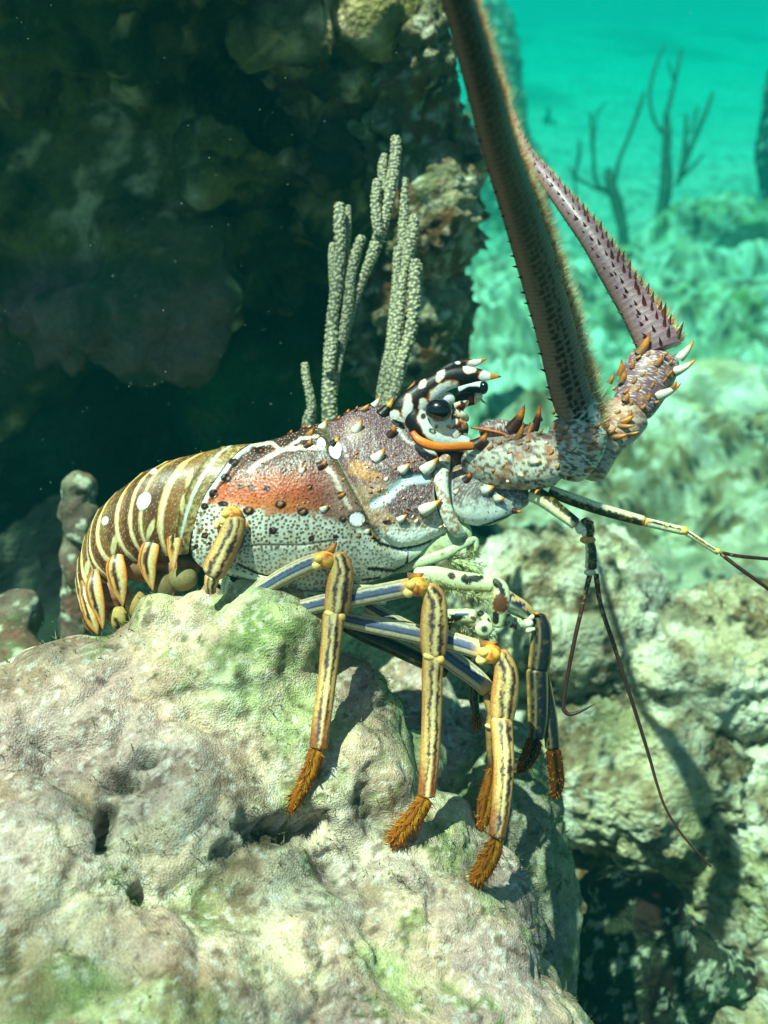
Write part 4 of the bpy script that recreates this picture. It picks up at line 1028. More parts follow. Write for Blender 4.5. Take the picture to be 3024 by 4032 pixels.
def tail():
    nv, nu = 120, 460
    a = np.linspace(0, 0.80 * math.pi, nv)
    v = (1 - np.cos(a)) / (1 - math.cos(a[-1]))
    R = []
    for r in RINGS:
        c = res(r, 200)
        R.append(np.stack([np.interp(v, np.linspace(0, 1, 200), c[:, i]) for i in (0, 1)], 1))
    R = np.array(R)                       # (k, nv, 2)
    kk = np.linspace(0, len(R) - 1, nu)
    Q = np.concatenate([2 * R[:1] - R[1:2], R, 2 * R[-1:] - R[-2:-1]])
    i = np.minimum(kk.astype(int), len(R) - 2); t = (kk - i)[:, None, None]
    A, B_, C_, D_ = Q[i], Q[i + 1], Q[i + 2], Q[i + 3]
    G = 0.5 * (2 * B_ + (C_ - A) * t + (2 * A - 5 * B_ + 4 * C_ - D_) * t ** 2 + (3 * B_ - A - 3 * C_ + D_) * t ** 3)
    Bw = np.interp(kk, [0, 2, 4, 6, 8, 9], [168, 175, 165, 140, 105, 70])[:, None] * np.sin(a)[None, :]
    wc = np.interp(kk, [0, 3, 6, 9], [WC, WC + 10, WC + 30, WC + 50])[:, None] + 0 * Bw
    K2 = np.repeat(kk, nv); V2 = np.tile(v, nu)
    x, y = G[..., 0].ravel(), G[..., 1].ravel()
    wf = n2(x, y, 40, 91, 3); wff = n2(x, y, 12, 92, 2)
    C = np.tile(lin((0.48, 0.30, 0.15)), (len(x), 1))
    C = mixc(C, (0.40, 0.33, 0.16), sst(-.1, .4, wf + .4 * np.sin(K2 * 3.1)) * .6)
    C = mixc(C, (0.52, 0.40, 0.18), sst(.75, .2, V2) * .3)
    # ring nearest the shell: olive and buff marbling
    m0 = sst(1.55, 1.2, K2)
    C = mixc(C, (0.62, 0.56, 0.36), m0 * sst(0, .3, wff + .3 * wf)); C = mixc(C, (0.78, 0.84, 0.76), sst(.13, .04, np.abs(K2 - .95 + .05 * wf)) * .9)
    C = mixc(C, (0.30, 0.27, 0.14), sst(.1, .04, np.abs(K2 - 1.25)) * .7)
    lines = [(1.95, .10, 1), (2.75, .07, .7), (3.25, .10, 1), (4.05, .09, 1), (4.95, .10, 1), (5.75, .09, 1), (6.1, .06, .5), (6.75, .12, 1), (7.5, .1, .9), (8.2, .14, 1)]
    for (k0, wd_, s_) in lines:
        wd_ = wd_ * 1.35 * (1 + .35 * wf)
        d = K2 - k0 + .05 * (V2 - .5) * 0
        C = mixc(C, (0.26, 0.14, 0.10), sst(wd_ * 3.4, wd_ * 1.2, np.abs(d - wd_ * 1.6)) * .75 * s_)
        C = mixc(C, (0.82, 0.66, 0.38), sst(wd_ * 1.2, wd_ * .6, np.abs(d)) * s_)
        C = mixc(C, (0.84, 0.88, 0.76), sst(wd_ * .6, wd_ * .15, np.abs(d + wd_ * .15)) * s_ * sst(.15, .6, V2 + .15 * wff) * .8)
    # pale vertical flecks low on the flank and the white eye spots
    for (cx, cy, rx, ry, ro) in [(635, 385, 22, 75, .55), (650, 640, 20, 70, .35), (412, 740, 20, 65, .15), (238, 890, 17, 55, .1), (905, 300, 16, 70, .35), (860, 470, 14, 60, .1), (640, 770, 16, 50, 0)][1:]:
        X, Y = Z2(cx, cy); C = mixc(C, (0.82, 0.76, 0.54), sst(1.2, .7, ell(x, y, X, Y, rx * .6, ry * .6, ro) + .2 * wff) * .9)
    for (cx, cy, rx, ry, ro) in [(608, 452, 42, 60, .5), (355, 581, 20, 27, .4), (672, 262, 24, 14, -.4)]:
        X, Y = Z2(cx, cy); e = ell(x, y, X, Y, rx * .6, ry * .6, ro) + .05 * wff
        C = mixc(C, (.28, .18, .10), sst(1.35, 1.05, e) * .6); C = mixc(C, (.95, .95, .92), sst(1.05, .92, e))
    d, i_ = dots2(x, y, 9, 95)
    C = mixc(C, (.86, .76, .52), sst(2.4, 1.0, d) * (i_ > .45) * .5)
    # segment overlap steps
    h = np.zeros(len(x))
    for k0 in (1.3, 3.25, 4.05, 4.95, 5.75, 6.75, 7.5, 8.2):
        d = K2 - k0
        h += 9 * np.where(d < 0, np.exp(d / .22), -0.6 * np.exp(-d / .10))
    h += 1.5 * wf
    edge = np.clip(np.sin(np.tile(a, nu)) * 1.3 + .15, 0, 1)
    w2 = (wc - Bw).ravel() - h * .7 * edge
    # step outwards also at the outline
    cx_ = 620 + 0 * x; cy_ = 2250 + 0 * x
    nx, ny = x - cx_, y - cy_; nl = np.hypot(nx, ny) + 1e-6
    out_ = np.cos(np.tile(a, nu)).clip(0, 1)
    x2 = x + nx / nl * h * out_ * .7; y2 = y + ny / nl * h * out_ * .7
    mb = MB(); mb.add(W(x2, y2, w2), grid_faces(nu, nv), C)
    mb.add(W(x, y, (wc + Bw).ravel()), grid_faces(nu, nv)[:, ::-1], C)
    return mb
tmb = tail()
tail_ob = tmb.build('tail', 'shell', lob)
def pleura_col(t, u, f, X, Y):
    wf = n2(X, Y, 18, 97, 2)
    C = np.tile(lin((0.78, 0.56, 0.27)), (len(t), 1))
    C = mixc(C, (0.82, 0.74, 0.52), sst(.5, .1, np.abs(u - .3 + .2 * wf)) * .8)
    C = mixc(C, (0.42, 0.27, 0.15), sst(.35, .05, t + .1 * wf) * .8)
    C = mixc(C, (0.20, 0.11, 0.08), sst(.30, .16, np.abs(u + .12 + .15 * wf)) * sst(.86, .7, t) * sst(.05, .2, t))
    C = mixc(C, (0.20, 0.12, 0.10), sst(.12, .02, np.abs(u + .75)) * sst(.8, .6, t)); C = mixc(C, (0.80, 0.42, 0.10), sst(.82, .95, np.abs(u)) + sst(.88, .98, t) * .6)
    return C
for rows in ([(852, 350, 6), (830, 500, 84), (812, 640, 100), (802, 760, 78), (800, 850, 40), (800, 916, 3)], [(690, 620, 10), (672, 700, 70), (650, 760, 110), (632, 850, 112), (645, 940, 76), (658, 1000, 36), (668, 1040, 3)],
             [(436, 740, 10), (432, 810, 76), (425, 880, 120), (438, 970, 118), (455, 1050, 76), (466, 1105, 36), (470, 1145, 3)], [(290, 860, 10), (284, 940, 70), (280, 1020, 104), (298, 1110, 100), (320, 1190, 66), (334, 1250, 34), (340, 1294, 3)],
             [(200, 960, 8), (215, 1060, 60), (235, 1140, 70), (262, 1220, 70), (290, 1280, 50), (305, 1325, 5)]):
    p = MB()
    limb(p, [(*Z2(a, b), (-20, -56, -72, -76, -72, -66, -60)[i], c * .6028 * 1.1) for i, (a, b, c) in enumerate(rows)], pleura_col, n=60, m=32, flat=0.32, cap=.2)
    p.build('tail_flap', 'shell', lob)
fl = MB()
fc = lambda q: mixc(np.tile(lin((0.58, 0.42, 0.30)), (len(q), 1)), (0.40, 0.16, 0.10), sst(0, .4, fbm(q * 3, 3, 4)))
blob(fl, 590, 2200, 70, 160, 95, 100, fc); blob(fl, 700, 2230, 60, 90, 60, 80, fc); blob(fl, 440, 2350, 60, 66, 100, 80, fc)
blob(fl, *Z2(450, 1220), -10, 42, 50, 40, lambda q: mixc(np.tile(lin((0.66, 0.56, 0.30)), (len(q), 1)), (.15, .12, .06), sst(.3, .5, fbm(q * 2, 2, 6))))
blob(fl, *Z2(560, 1130), -5, 45, 55, 40, (0.62, 0.50, 0.28)); blob(fl, *Z2(860, 960), 0, 60, 50, 50, (0.45, 0.40, 0.24)); blob(fl, *Z2(740, 1010), 0, 50, 60, 50, (0.40, 0.34, 0.2))
fl.build('tail_underside', 'soft', lob)

# ---- walking legs
def shin_col(seed=0, dark=0.0, tipfade=True, hue=(0.76, 0.62, 0.37)):
    def f_(t, u, f, X, Y):
        wf = n2(X, Y, 14, 101 + seed, 3); wl = n2(X, Y, 60, 105 + seed, 2)
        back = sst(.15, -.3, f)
        C = np.tile(lin(hue), (len(t), 1))
        C = mixc(C, (0.84, 0.78, 0.56), sst(.25, .05, np.abs(u - .12)) * .7)
        e_ = sst(.0, .1, t) * sst(1, .93, t)
        w1 = .14 + .16 * n2(X, Y, 90, 107 + seed, 2); w2 = .14 + .16 * n2(X, Y, 80, 108 + seed, 2)
        C = mixc(C, (0.52, 0.36, 0.22), sst(w1 * 2.0, w1 * .8, np.abs(u + .20 + .10 * wl + .10 * wf)) * .6 * e_)
        C = mixc(C, (0.20, 0.17, 0.21), sst(w1 * 1.2, w1 * .55, np.abs(u + .20 + .18 * wl + .24 * wf)) * .95 * e_)
        C = mixc(C, (0.52, 0.30, 0.20), sst(w2 * 2.0, w2 * .8, np.abs(u - .50 + .08 * wl + .08 * wf)) * .6 * e_)
        C = mixc(C, (0.13, 0.06, 0.09), sst(w2 * 1.2, w2 * .5, np.abs(u - .50 + .12 * wl + .22 * wf)) * .95 * e_)
        C = mixc(C, (0.50, 0.34, 0.22), sst(.10, .03, np.abs(u + .74 + .05 * wl)) * .6 * e_ * sst(-.2, .2, wl))
        C = mixc(C, (0.74, 0.40, 0.10), sst(.74, .95, np.abs(u)) * .8)
        C = mixc(C, (0.78, 0.50, 0.16), sst(.06, .0, t) * .7)
        if tipfade:
            C = mixc(C, (0.50, 0.20, 0.06), sst(.62, .95, t + .12 * wf) * sst(.1, .45, np.abs(u + .02)) * .85)
        d, i_ = dots2(X, Y, 9, 111 + seed)
        C = mixc(C, (0.35, 0.22, 0.12), sst(2.2, 1, d) * (i_ > .6) * .6)
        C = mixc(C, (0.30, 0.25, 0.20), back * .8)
        return C * (1 - dark)  # dark dims the colour, painting the body's shade onto a far leg
    return f_
def thigh_col(seed=0, flip=False):
    def f_(t, u, f, X, Y):
        if flip: u = -u
        wf = n2(X, Y, 12, 121 + seed, 3)
        C = np.tile(lin((0.80, 0.74, 0.58)), (len(t), 1))
        C = mixc(C, (0.22, 0.24, 0.36), sst(.46, .34, np.abs(u - .12 + .08 * wf)) * sst(.97, .90, t))
        C = mixc(C, (0.38, 0.44, 0.55), sst(.3, .05, np.abs(u - .10 + .1 * wf)) * .6 * sst(.97, .90, t))
        C = mixc(C, (0.42, 0.44, 0.46), sst(.12, .05, np.abs(u - .78 + .12 * wf)) * .7)
        C = mixc(C, (0.40, 0.22, 0.20), sst(.14, .06, np.abs(u + .78)) * .7)
        C = mixc(C, (0.88, 0.60, 0.22), sst(.88, .98, t) * .7 + sst(.88, 1, np.abs(u)) * .4)
        return C
    return f_
def foot_col(t, u, f, X, Y):
    wf = n2(X, Y, 10, 131, 3)
    C = np.tile(lin((0.60, 0.36, 0.12)), (len(t), 1))
    C = mixc(C, (0.78, 0.55, 0.14), sst(.3, .1, np.abs(u - .2 + .2 * wf)) * .8); C = mixc(C, (0.28, 0.10, 0.04), sst(.2, .08, np.abs(u + .12 + .15 * wf)) * .8)
    return mixc(C, (0.62, 0.32, 0.08), sst(.5, 1, t) * .5)
def bristles(mb, pts, wid, n, L, seed, cols=((.72, .42, .13), (.50, .24, .07), (.82, .60, .26)), t0=0.05, curl=0.5):
    r_ = np.random.default_rng(seed)
    q = spline(np.array(pts, float), 60)
    c = pc(q[:, 0], q[:, 1], q[:, 2]); T = np.gradient(c, axis=0); T /= np.linalg.norm(T, axis=1)[:, None]
    i = r_.integers(int(60 * t0), 60, n)
    th = r_.uniform(0, 2 * math.pi, n)
    Sd = np.stack([-T[:, 1], T[:, 0], 0 * T[:, 0]], 1); Sd /= np.linalg.norm(Sd, axis=1)[:, None]; Nn = np.cross(Sd, T)
    side = np.cos(th)[:, None] * Sd[i] * 1 + np.sin(th)[:, None] * Nn[i]
    r = (q[i, 3] / 2 * wid * K * c[i, 2])
    jit = r_.normal(0, .25, (n, 3))
    b = c[i] + side * r[:, None] * 0.9
    ln = L * S * r_.uniform(.5, 1.1, n)
    t = b + (side * .8 + T[i] * curl + jit) * ln[:, None]
    cc = lin(np.array(cols))[r_.integers(0, len(cols), n)]
    hairs(mb, b, t, r_.uniform(1.2, 2.6, n) * S, cc)

from mathutils.bvhtree import BVHTree
_bo = bpy.data.objects['coral_boulder']
_bvh = BVHTree.FromPolygons([v.co[:] for v in _bo.data.vertices], [p.vertices[:] for p in _bo.data.polygons])
def rock_w(x, y, miss=0.0):
    d = Vector(cam2world(pd(x, y, 1.0)) - CAM)
    h = _bvh.ray_cast(Vector(CAM), d)
    if h[0] is None: return miss
    return (float((np.array(h[0]) - CAM) @ FWD) - D0) / S

def knee(mb, x, y, w, r, seed=0):
    oc = lambda q: mixc(np.tile(lin((0.90, 0.66, 0.26)), (len(q), 1)), (0.70, 0.28, 0.08), sst(0, .4, fbm(q * 2.2 + seed, 3, 3)))
    blob(mb, x, y, w, r, r * .85, r * .9, oc, n=16, m=20)
    blob(mb, x - r * .8, y + r * .55, w - r * .35, r * .48, r * .42, r * .45, (0.92, 0.78, 0.45), n=12, m=14)
    blob(mb, x - r * .55, y - r * .15, w - r * .6, r * .5, r * .42, r * .4, (0.92, 0.74, 0.36), n=12, m=14)

def leg(thigh, shank, shin, foot, spur, w0, wk, seed, knee_r=40, thigh_flip=False, dark=0.0, bris=340):
    """rows are (x, y, width) in photo px"""
    fx, fy = foot[-1][:2]
    wf_ = rock_w(fx, fy, wk) - 14
    wf_ = min(wf_, wk + 120)
    mb = MB()
    n = len(thigh)
    limb(mb, [(a, b, w0 + (wk - w0) * i / (n - 1), c) for i, (a, b, c) in enumerate(thigh)], thigh_col(seed, thigh_flip), n=90, m=36, flat=.85)
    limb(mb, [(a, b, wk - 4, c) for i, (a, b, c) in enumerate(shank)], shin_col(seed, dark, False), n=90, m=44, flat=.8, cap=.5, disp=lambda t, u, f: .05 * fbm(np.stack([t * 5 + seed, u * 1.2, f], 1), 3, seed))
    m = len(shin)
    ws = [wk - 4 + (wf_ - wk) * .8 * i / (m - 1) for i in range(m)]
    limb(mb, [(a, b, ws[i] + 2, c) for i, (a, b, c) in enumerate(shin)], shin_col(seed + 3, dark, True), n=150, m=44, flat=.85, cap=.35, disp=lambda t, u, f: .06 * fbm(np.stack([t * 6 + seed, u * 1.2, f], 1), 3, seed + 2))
    kx, ky = thigh[-1][:2]
    knee(mb, kx + 6, ky + 4, wk - 12, knee_r, seed)
    if spur:
        spike(mb, spur[0], spur[1], spur[2], spur[3], spur[4], 'amber', w=wk - 6, toward=.1)
    # rolled lower lip of the shank
    lx, ly, lw = shank[-1]
    blob(mb, lx - lw * .22, ly - 8, wk - lw * .30, lw * .30, lw * .16, lw * .22, (0.90, 0.76, 0.46), n=12, m=16, rot=-.3)
    blob(mb, lx + lw * .26, ly + 4, wk - lw * .26, lw * .22, lw * .22, lw * .22, (0.88, 0.68, 0.34), n=12, m=16)
    spike(mb, lx + lw * .35, ly + 4, lx + lw * .42, ly + 34, 14, 'amber', w=wk - lw * .2, toward=.2)
    ob = mb.build('walking_leg', 'shell', lob)
    ft = MB(); k = len(foot)
    rows = [(a, b, ws[-1] + (wf_ - ws[-1]) * i / (k - 1), c) for i, (a, b, c) in enumerate(foot)]
    limb(ft, rows, foot_col, n=60, m=26, flat=.8)
    bristles(ft, rows, 1.0, int(bris * .6), 34, 500 + seed, curl=.55)
    rows2 = [(a, b, w_, c) for (a, b, c), w_ in zip(shin[-2:], ws[-2:])]
    bristles(ft, rows2, 1.0, 26, 18, 530 + seed, t0=.8)
    ft.build('leg_tip', 'hair', ob)
    return ob
z6 = lambda rows: [(*Z6(a, b), c * .7836) for (a, b, c) in rows]
def z6s(r): return (*Z6(r[0], r[1]), *Z6(r[2], r[3]), r[4] * .7836)
leg(z6([(-60, 330, 60), (60, 268, 78), (150, 215, 84), (250, 165, 88), (350, 128, 84)]), z6([(412, 95, 84), (438, 180, 116), (428, 280, 132), (418, 360, 134), (408, 415, 112)]),
    z6([(400, 395, 108), (392, 500, 104), (372, 700, 96), (345, 900, 94), (322, 1090, 92)]), z6([(318, 1085, 84), (288, 1180, 78), (240, 1280, 72), (196, 1365, 58), (172, 1402, 28)]),
    z6s((365, 100, 418, 40, 60)), -60, -175, 1, knee_r=42)
leg(z6([(60, 400, 60), (200, 385, 80), (350, 350, 90), (500, 325, 94), (680, 290, 92), (815, 262, 92)]), z6([(868, 258, 90), (905, 340, 122), (905, 450, 142), (902, 550, 136), (905, 630, 112)]),
    z6([(902, 610, 112), (896, 750, 104), (892, 950, 104), (880, 1150, 98), (866, 1330, 88)]), z6([(862, 1325, 84), (830, 1390, 92), (775, 1460, 100), (715, 1530, 88), (682, 1562, 36)]),
    z6s((790, 222, 856, 200, 60)), -40, -190, 2, knee_r=46, bris=520)
leg(z6([(330, 400, 60), (470, 432, 86), (600, 460, 92), (800, 500, 96), (1000, 545, 98), (1180, 600, 92)]), z6([(1222, 590, 90), (1262, 680, 118), (1262, 780, 136), (1252, 880, 130), (1248, 955, 106)]),
    z6([(1240, 925, 118), (1250, 1050, 112), (1255, 1200, 104), (1240, 1380, 96), (1218, 1535, 84)]), z6([(1215, 1540, 80), (1195, 1610, 92), (1150, 1690, 96), (1112, 1745, 72), (1098, 1768, 30)]),
    z6s((1150, 560, 1228, 545, 60)), 0, -150, 3, knee_r=46, bris=460)
# the far legs
leg(z6([(560, 360, 60), (700, 440, 76), (850, 530, 96), (1000, 640, 104), (1120, 730, 96), (1185, 800, 80)]), z6([(1180, 800, 80), (1215, 900, 90), (1200, 980, 80)]),
    z6([(1200, 960, 76), (1200, 1080, 66), (1205, 1170, 60)]), z6([(1205, 1165, 60), (1190, 1260, 84), (1165, 1370, 96), (1140, 1470, 60), (1130, 1490, 30)]),
    None, 120, 40, 4, knee_r=10, dark=.3, bris=420)
def dark_shin(t, u, f, X, Y):
    wf = n2(X, Y, 16, 141, 3)
    C = np.tile(lin((0.07, 0.09, 0.12)), (len(t), 1))  # near-black base paints in the body's shadow over the far legs
    C = mixc(C, (0.70, 0.54, 0.24), sst(.74, .9, np.abs(u))); C = mixc(C, (0.50, 0.42, 0.22), sst(.16, .08, np.abs(u + .35 + .1 * wf)) * .7); C = mixc(C, (0.34, 0.30, 0.20), sst(.1, .35, wf - .4 * u) * .5)
    return C
def far_leg(rows, foot, seed, w_):
    mb = MB()
    for r in rows:
        limb(mb, [(a, b, w_, c) for (a, b, c) in z6(r)], dark_shin, n=60, m=30, flat=.8)
    ob = mb.build('walking_leg', 'shell', lob)
    ft = MB(); rr = [(a, b, w_, c) for (a, b, c) in z6(foot)]
    limb(ft, rr, lambda t, u, f, X, Y: mixc(np.tile(lin((.42, .22, .07)), (len(t), 1)), (.14, .12, .06), sst(.5, .2, np.abs(u))), n=40, m=22)
    bristles(ft, rr, 1.0, 300, 22, seed); ft.build('leg_tip', 'hair', ob)
    return ob
lg = far_leg([[(1425, 400, 70), (1445, 480, 100), (1440, 600, 114), (1425, 700, 108)], [(1420, 670, 110), (1425, 800, 108), (1425, 930, 100), (1415, 1040, 80)]], [(1412, 1030, 80), (1395, 1090, 84), (1360, 1160, 66), (1328, 1205, 14)], 61, 150)
mb = MB()
limb(mb, [(*Z8(880, 560), 60, 60), (*Z8(980, 640), 80, 66), (*Z8(1080, 700), 110, 62), (*Z8(1150, 770), 140, 54)], lambda t, u, f, X, Y: mixc(mixc(np.tile(lin((.14, .16, .30)), (len(t), 1)), (.84, .84, .68), sst(-.05, -.35, u)), (.80, .66, .40), sst(.4, .6, n2(X, Y, 20, 7, 2) + u)), n=50, m=26)
limb(mb, [(*Z8(900, 780), 70, 46), (*Z8(1000, 830), 90, 50), (*Z8(1110, 860), 120, 44)], lambda t, u, f, X, Y: mixc(np.tile(lin((.80, .80, .64)), (len(t), 1)), (.35, .25, .12), sst(.1, .3, n2(X, Y, 14, 8, 2))), n=40, m=20)
for (a, b, r) in ((1130, 840, 24), (1140, 900, 18), (1160, 780, 16), (1180, 895, 10)):
    blob(mb, *Z8(a, b), 112, r, r * .8, r * .8, (.86, .86, .70), n=12, m=14)
spike(mb, *Z8(1190, 740), *Z8(1250, 748), 24, 'amber', w=120)
mb.build('upper_leg_segment', 'shell', lg)
far_leg([[(1452, 700, 60), (1475, 850, 74), (1490, 960, 76), (1502, 1090, 76)]], [(1502, 1080, 76), (1515, 1170, 78), (1522, 1260, 72), (1515, 1335, 28)], 62, 185)
far_leg([[(420, 440, 70), (560, 510, 80), (700, 570, 84), (850, 640, 80), (980, 700, 70)], [(1110, 760, 60), (1105, 830, 50), (1118, 920, 40)]], [(1118, 900, 40), (1122, 940, 34), (1120, 980, 12)], 63, 200)
# rearmost near leg, folded beside the shell
mb = MB()
limb(mb, [(*Z2(1205, 545), -175, 74), (*Z2(1190, 640), -178, 92), (*Z2(1140, 760), -180, 100), (*Z2(1080, 880), -176, 98), (*Z2(1040, 945), -170, 80)], shin_col(9, 0, False), n=100, m=44, flat=.8)
limb(mb, [(*Z2(1060, 930), -168, 66), (*Z2(1045, 1000), -160, 52), (*Z2(1045, 1060), -150, 40)], shin_col(12, 0, True), n=40, m=30)
knee(mb, *Z2(1185, 545), -165, 42, 4)
limb(mb, [(*Z2(1180, 560), -150, 50), (*Z2(1250, 700), -110, 60), (*Z2(1200, 850), -60, 60)], thigh_col(5), n=40, m=24)
blob(mb, *Z2(1272, 612), -165, 12, 14, 12, (.88, .55, .2)); blob(mb, *Z2(1085, 610), -150, 12, 16, 12, (.9, .75, .45))
mb.build('walking_leg', 'shell', lob)
mb = MB()
band = lambda t, u, f, X, Y: mixc(np.tile(lin((.82, .83, .68)), (len(t), 1)), (.12, .10, .08), sst(.25, .1, np.abs(u - .1)) * sst(0, .3, np.sin(t * 60)))
for r, w_ in (([(1120, 870, 70), (1250, 910, 76), (1400, 960, 70), (1560, 990, 70)], -60), ([(1100, 960, 60), (1180, 1010, 60), (1260, 1040, 50)], -50), ([(1150, 940, 50), (1135, 1000, 46), (1130, 1060, 40)], -90), ([(1300, 1010, 60), (1500, 1050, 70), (1800, 1080, 80), (2200, 1090, 80)], -20), ([(1800, 1010, 60), (2100, 1030, 60), (2500, 1010, 60)], -60)):
    limb(mb, [(*Z2(a, b), w_, c * .6028) for (a, b, c) in r], band, n=70, m=22)
mb.build('leg_base', 'shell', lob)

# ---- mouth limbs
cream = (0.72, 0.74, 0.57)
def mouth_col(marks, fringe=True):
    def f_(t, u, f, X, Y):
        x = (X - 1600) / .4219; y = (Y - 2100) / .4219
        wf = n2(x, y, 26, 151, 3)
        C = np.tile(lin(cream), (len(t), 1)); C = mixc(C, (.62, .60, .30), sst(-.3, -.8, u + .3 * wf) * .8)
        d, i_ = dots2(x, y, 26, 9); C = mixc(C, (.50, .30, .12), sst(7, 3, d) * (i_ > .35) * sst(-.1, -.4, u))
        for (cx, cy, rx, ry, ro, col) in marks:
            C = mixc(C, col, sst(1.1, .85, ell(x, y, cx, cy, rx, ry, ro) + .25 * wf))
        return C
    return f_
BK, RB = (.07, .06, .05), (.34, .19, .10)
mb = MB()
z8 = lambda rows: [(*Z8(a, b), w_, c * .4219) for (a, b, c, w_) in rows]
limb(mb, z8([(60, 400, 150, -40), (250, 400, 190, -50), (450, 440, 190, -55), (650, 460, 170, -60), (820, 480, 150, -60)]), mouth_col([(420, 395, 40, 34, .3, (.2, .06, .04)), (620, 425, 110, 34, -.1, BK), (560, 430, 60, 40, .6, BK)]), n=90, m=36, flat=.7)
limb(mb, z8([(800, 440, 110, -66), (880, 520, 150, -72), (880, 650, 170, -76), (870, 760, 130, -70), (850, 880, 90, -60)]), mouth_col([(850, 470, 60, 36, .7, BK), (890, 560, 34, 60, 0, BK), (830, 540, 40, 24, .5, cream), (880, 660, 76, 90, 0, RB), (830, 790, 40, 60, 0, BK), (850, 900, 30, 30, 0, BK)]), n=80, m=36, flat=.7)
hb = [(*Z8(a, b), w_, 30) for (a, b, w_) in ((150, 420, -60), (400, 500, -60), (600, 560, -60), (780, 640, -60))]
bristles(mb, hb, 1.0, 260, 46, 71, cols=((.72, .72, .42), (.62, .55, .28), (.8, .8, .6)), t0=0, curl=.2)
mb.build('mouth_limb', 'shell', lob)
mb = MB()
limb(mb, z8([(250, 760, 110, -20), (420, 770, 130, -30), (560, 770, 140, -40), (660, 780, 130, -50)]), mouth_col([(430, 790, 110, 36, -.05, BK), (520, 755, 70, 16, 0, (.2, .22, .3)), (400, 775, 20, 12, .5, cream), (620, 790, 26, 18, .6, (.4, .2, .2))]), n=70, m=32, flat=.8)
limb(mb, z8([(660, 740, 70, -52), (730, 790, 90, -56), (760, 860, 100, -58), (720, 930, 100, -58), (690, 900, 70, -60)]), mouth_col([(690, 740, 40, 40, .5, BK), (775, 830, 16, 50, -.3, BK)]), n=60, m=32, flat=.8)
blob(mb, *Z8(725, 890), -78, 36, 34, 20, lambda q: mixc(np.tile(lin(cream), (len(q), 1)), (.16, .18, .18), sst(.5, .35, np.hypot(q[:, 0], q[:, 1]))))
bristles(mb, [(*Z8(a, b), -30, 30) for (a, b) in ((300, 850), (500, 870), (700, 960), (850, 900))], 1.0, 160, 40, 72, cols=((.70, .55, .22), (.72, .70, .42)), t0=0, curl=.1)
mb.build('mouth_limb', 'shell', lob)
mb = MB()
pale = lambda t, u, f, X, Y: mixc(mixc(np.tile(lin((.66, .70, .54)), (len(t), 1)), (.50, .48, .24), sst(.2, .5, n2(X, Y, 30, 161, 3)) * .6), (.60, .30, .12), sst(3, 1, dots2(X, Y, 40, 5)[0] - 2) * .8)
limb(mb, z8([(-250, 330, 120, 40), (-50, 250, 240, 30), (200, 130, 280, 10), (420, 20, 260, 0), (600, -60, 200, 0)]), pale, n=70, m=36, flat=.45)
limb(mb, z8([(-60, 330, 90, 10), (150, 265, 100, -10), (350, 195, 100, -20), (480, 130, 80, -20), (620, 60, 70, -20)]), pale, n=60, m=30, flat=.6)
limb(mb, z8([(380, 230, 40, 0), (520, 300, 110, 0), (640, 350, 80, 0), (720, 390, 30, 0)]), lambda t, u, f, X, Y: mixc(np.tile(lin((.70, .76, .50)), (len(t), 1)), (.10, .18, .12), sst(.2, .08, np.abs(u + .2))), n=50, m=24, flat=.5)
bristles(mb, [(*Z8(a, b), 0, 60) for (a, b) in ((420, 230), (560, 290), (700, 370))], 1.0, 200, 26, 73, cols=((.55, .5, .35), (.66, .66, .42)), t0=0, curl=.6)
limb(mb, z8([(560, 80, 60, -20), (640, 60, 60, -10), (650, 140, 50, -10), (610, 180, 20, -10)]), pale, n=30, m=18)
r_ = np.random.default_rng(9); n = 420
b = np.array([pc(*Z8(*p), -10) for p in np.stack([r_.uniform(560, 665, n), r_.uniform(80, 200, n)], 1)])
ang = r_.normal(-1.45, .5, n); ln = r_.uniform(18, 38, n) * S
t = b + np.stack([np.cos(ang) * ln + .2 * ln, np.sin(ang) * ln, r_.normal(0, .3, n) * ln], 1)
hairs(mb, b, t, np.full(n, 1.3 * S), np.tile(lin((.74, .76, .50)), (n, 1)))
mb.build('jaw', 'shell', lob)

# ---- antenna bases
def ped_col(purple):
    def f_(t, u, f, X, Y):
        wf = n2(X, Y, 26, 171, 3); wm = n2(X, Y, 9, 172, 3); ws_ = n2(X * .6 + Y * .5, Y * 1.3 - X * .4, 12, 173, 2)
        if purple:
            C = np.tile(lin((.46, .32, .36)), (len(t), 1)); C = mixc(C, (.86, .78, .70), sst(.09, .02, np.abs(wm)) * .9)
            C = mixc(C, (.70, .48, .22), sst(.2, .4, wf) * .6)
        else:
            C = np.tile(lin((.78, .75, .66)), (len(t), 1)); C = mixc(C, (.24, .18, .18), sst(.08, .24, ws_ + .3 * wf) * .85); C = mixc(C, (.42, .28, .27), sst(.1, .5, u + 1.2 * wf) * .6)
            C = mixc(C, (.66, .40, .24), sst(.18, .36, n2(X, Y, 40, 174, 3)) * .6)
        return C
    return f_
def first_col(t, u, f, X, Y):
    x = (X - 1400) / .4522; y = (Y - 1300) / .4522; wf = n2(x, y, 34, 181, 3)
    C = np.tile(lin((.86, .88, .82)), (len(t), 1))
    k = sst(1580, 1440, y + 110 * wf) * sst(820, 860, x)
    C = mixc(C, (.33, .25, .25), k * .9); C = mixc(C, (.80, .76, .70), sst(.09, .02, np.abs(n2(x, y, 18, 182, 2))) * k * .8)
    C = mixc(C, (.62, .40, .22), sst(1360, 1260, y + 50 * wf) * sst(0, .3, wf) * .7)
    d, i_ = dots2(x, y, 62, 19); C = mixc(C, (.14, .16, .13), sst(8, 5, d) * (i_ > .2) * (1 - k))
    d = segdist(x, y, [(900, 1760), (1000, 1735), (1150, 1690), (1400, 1590)])[0]; C = mixc(C, (.10, .12, .06), sst(14, 6, d))
    return C
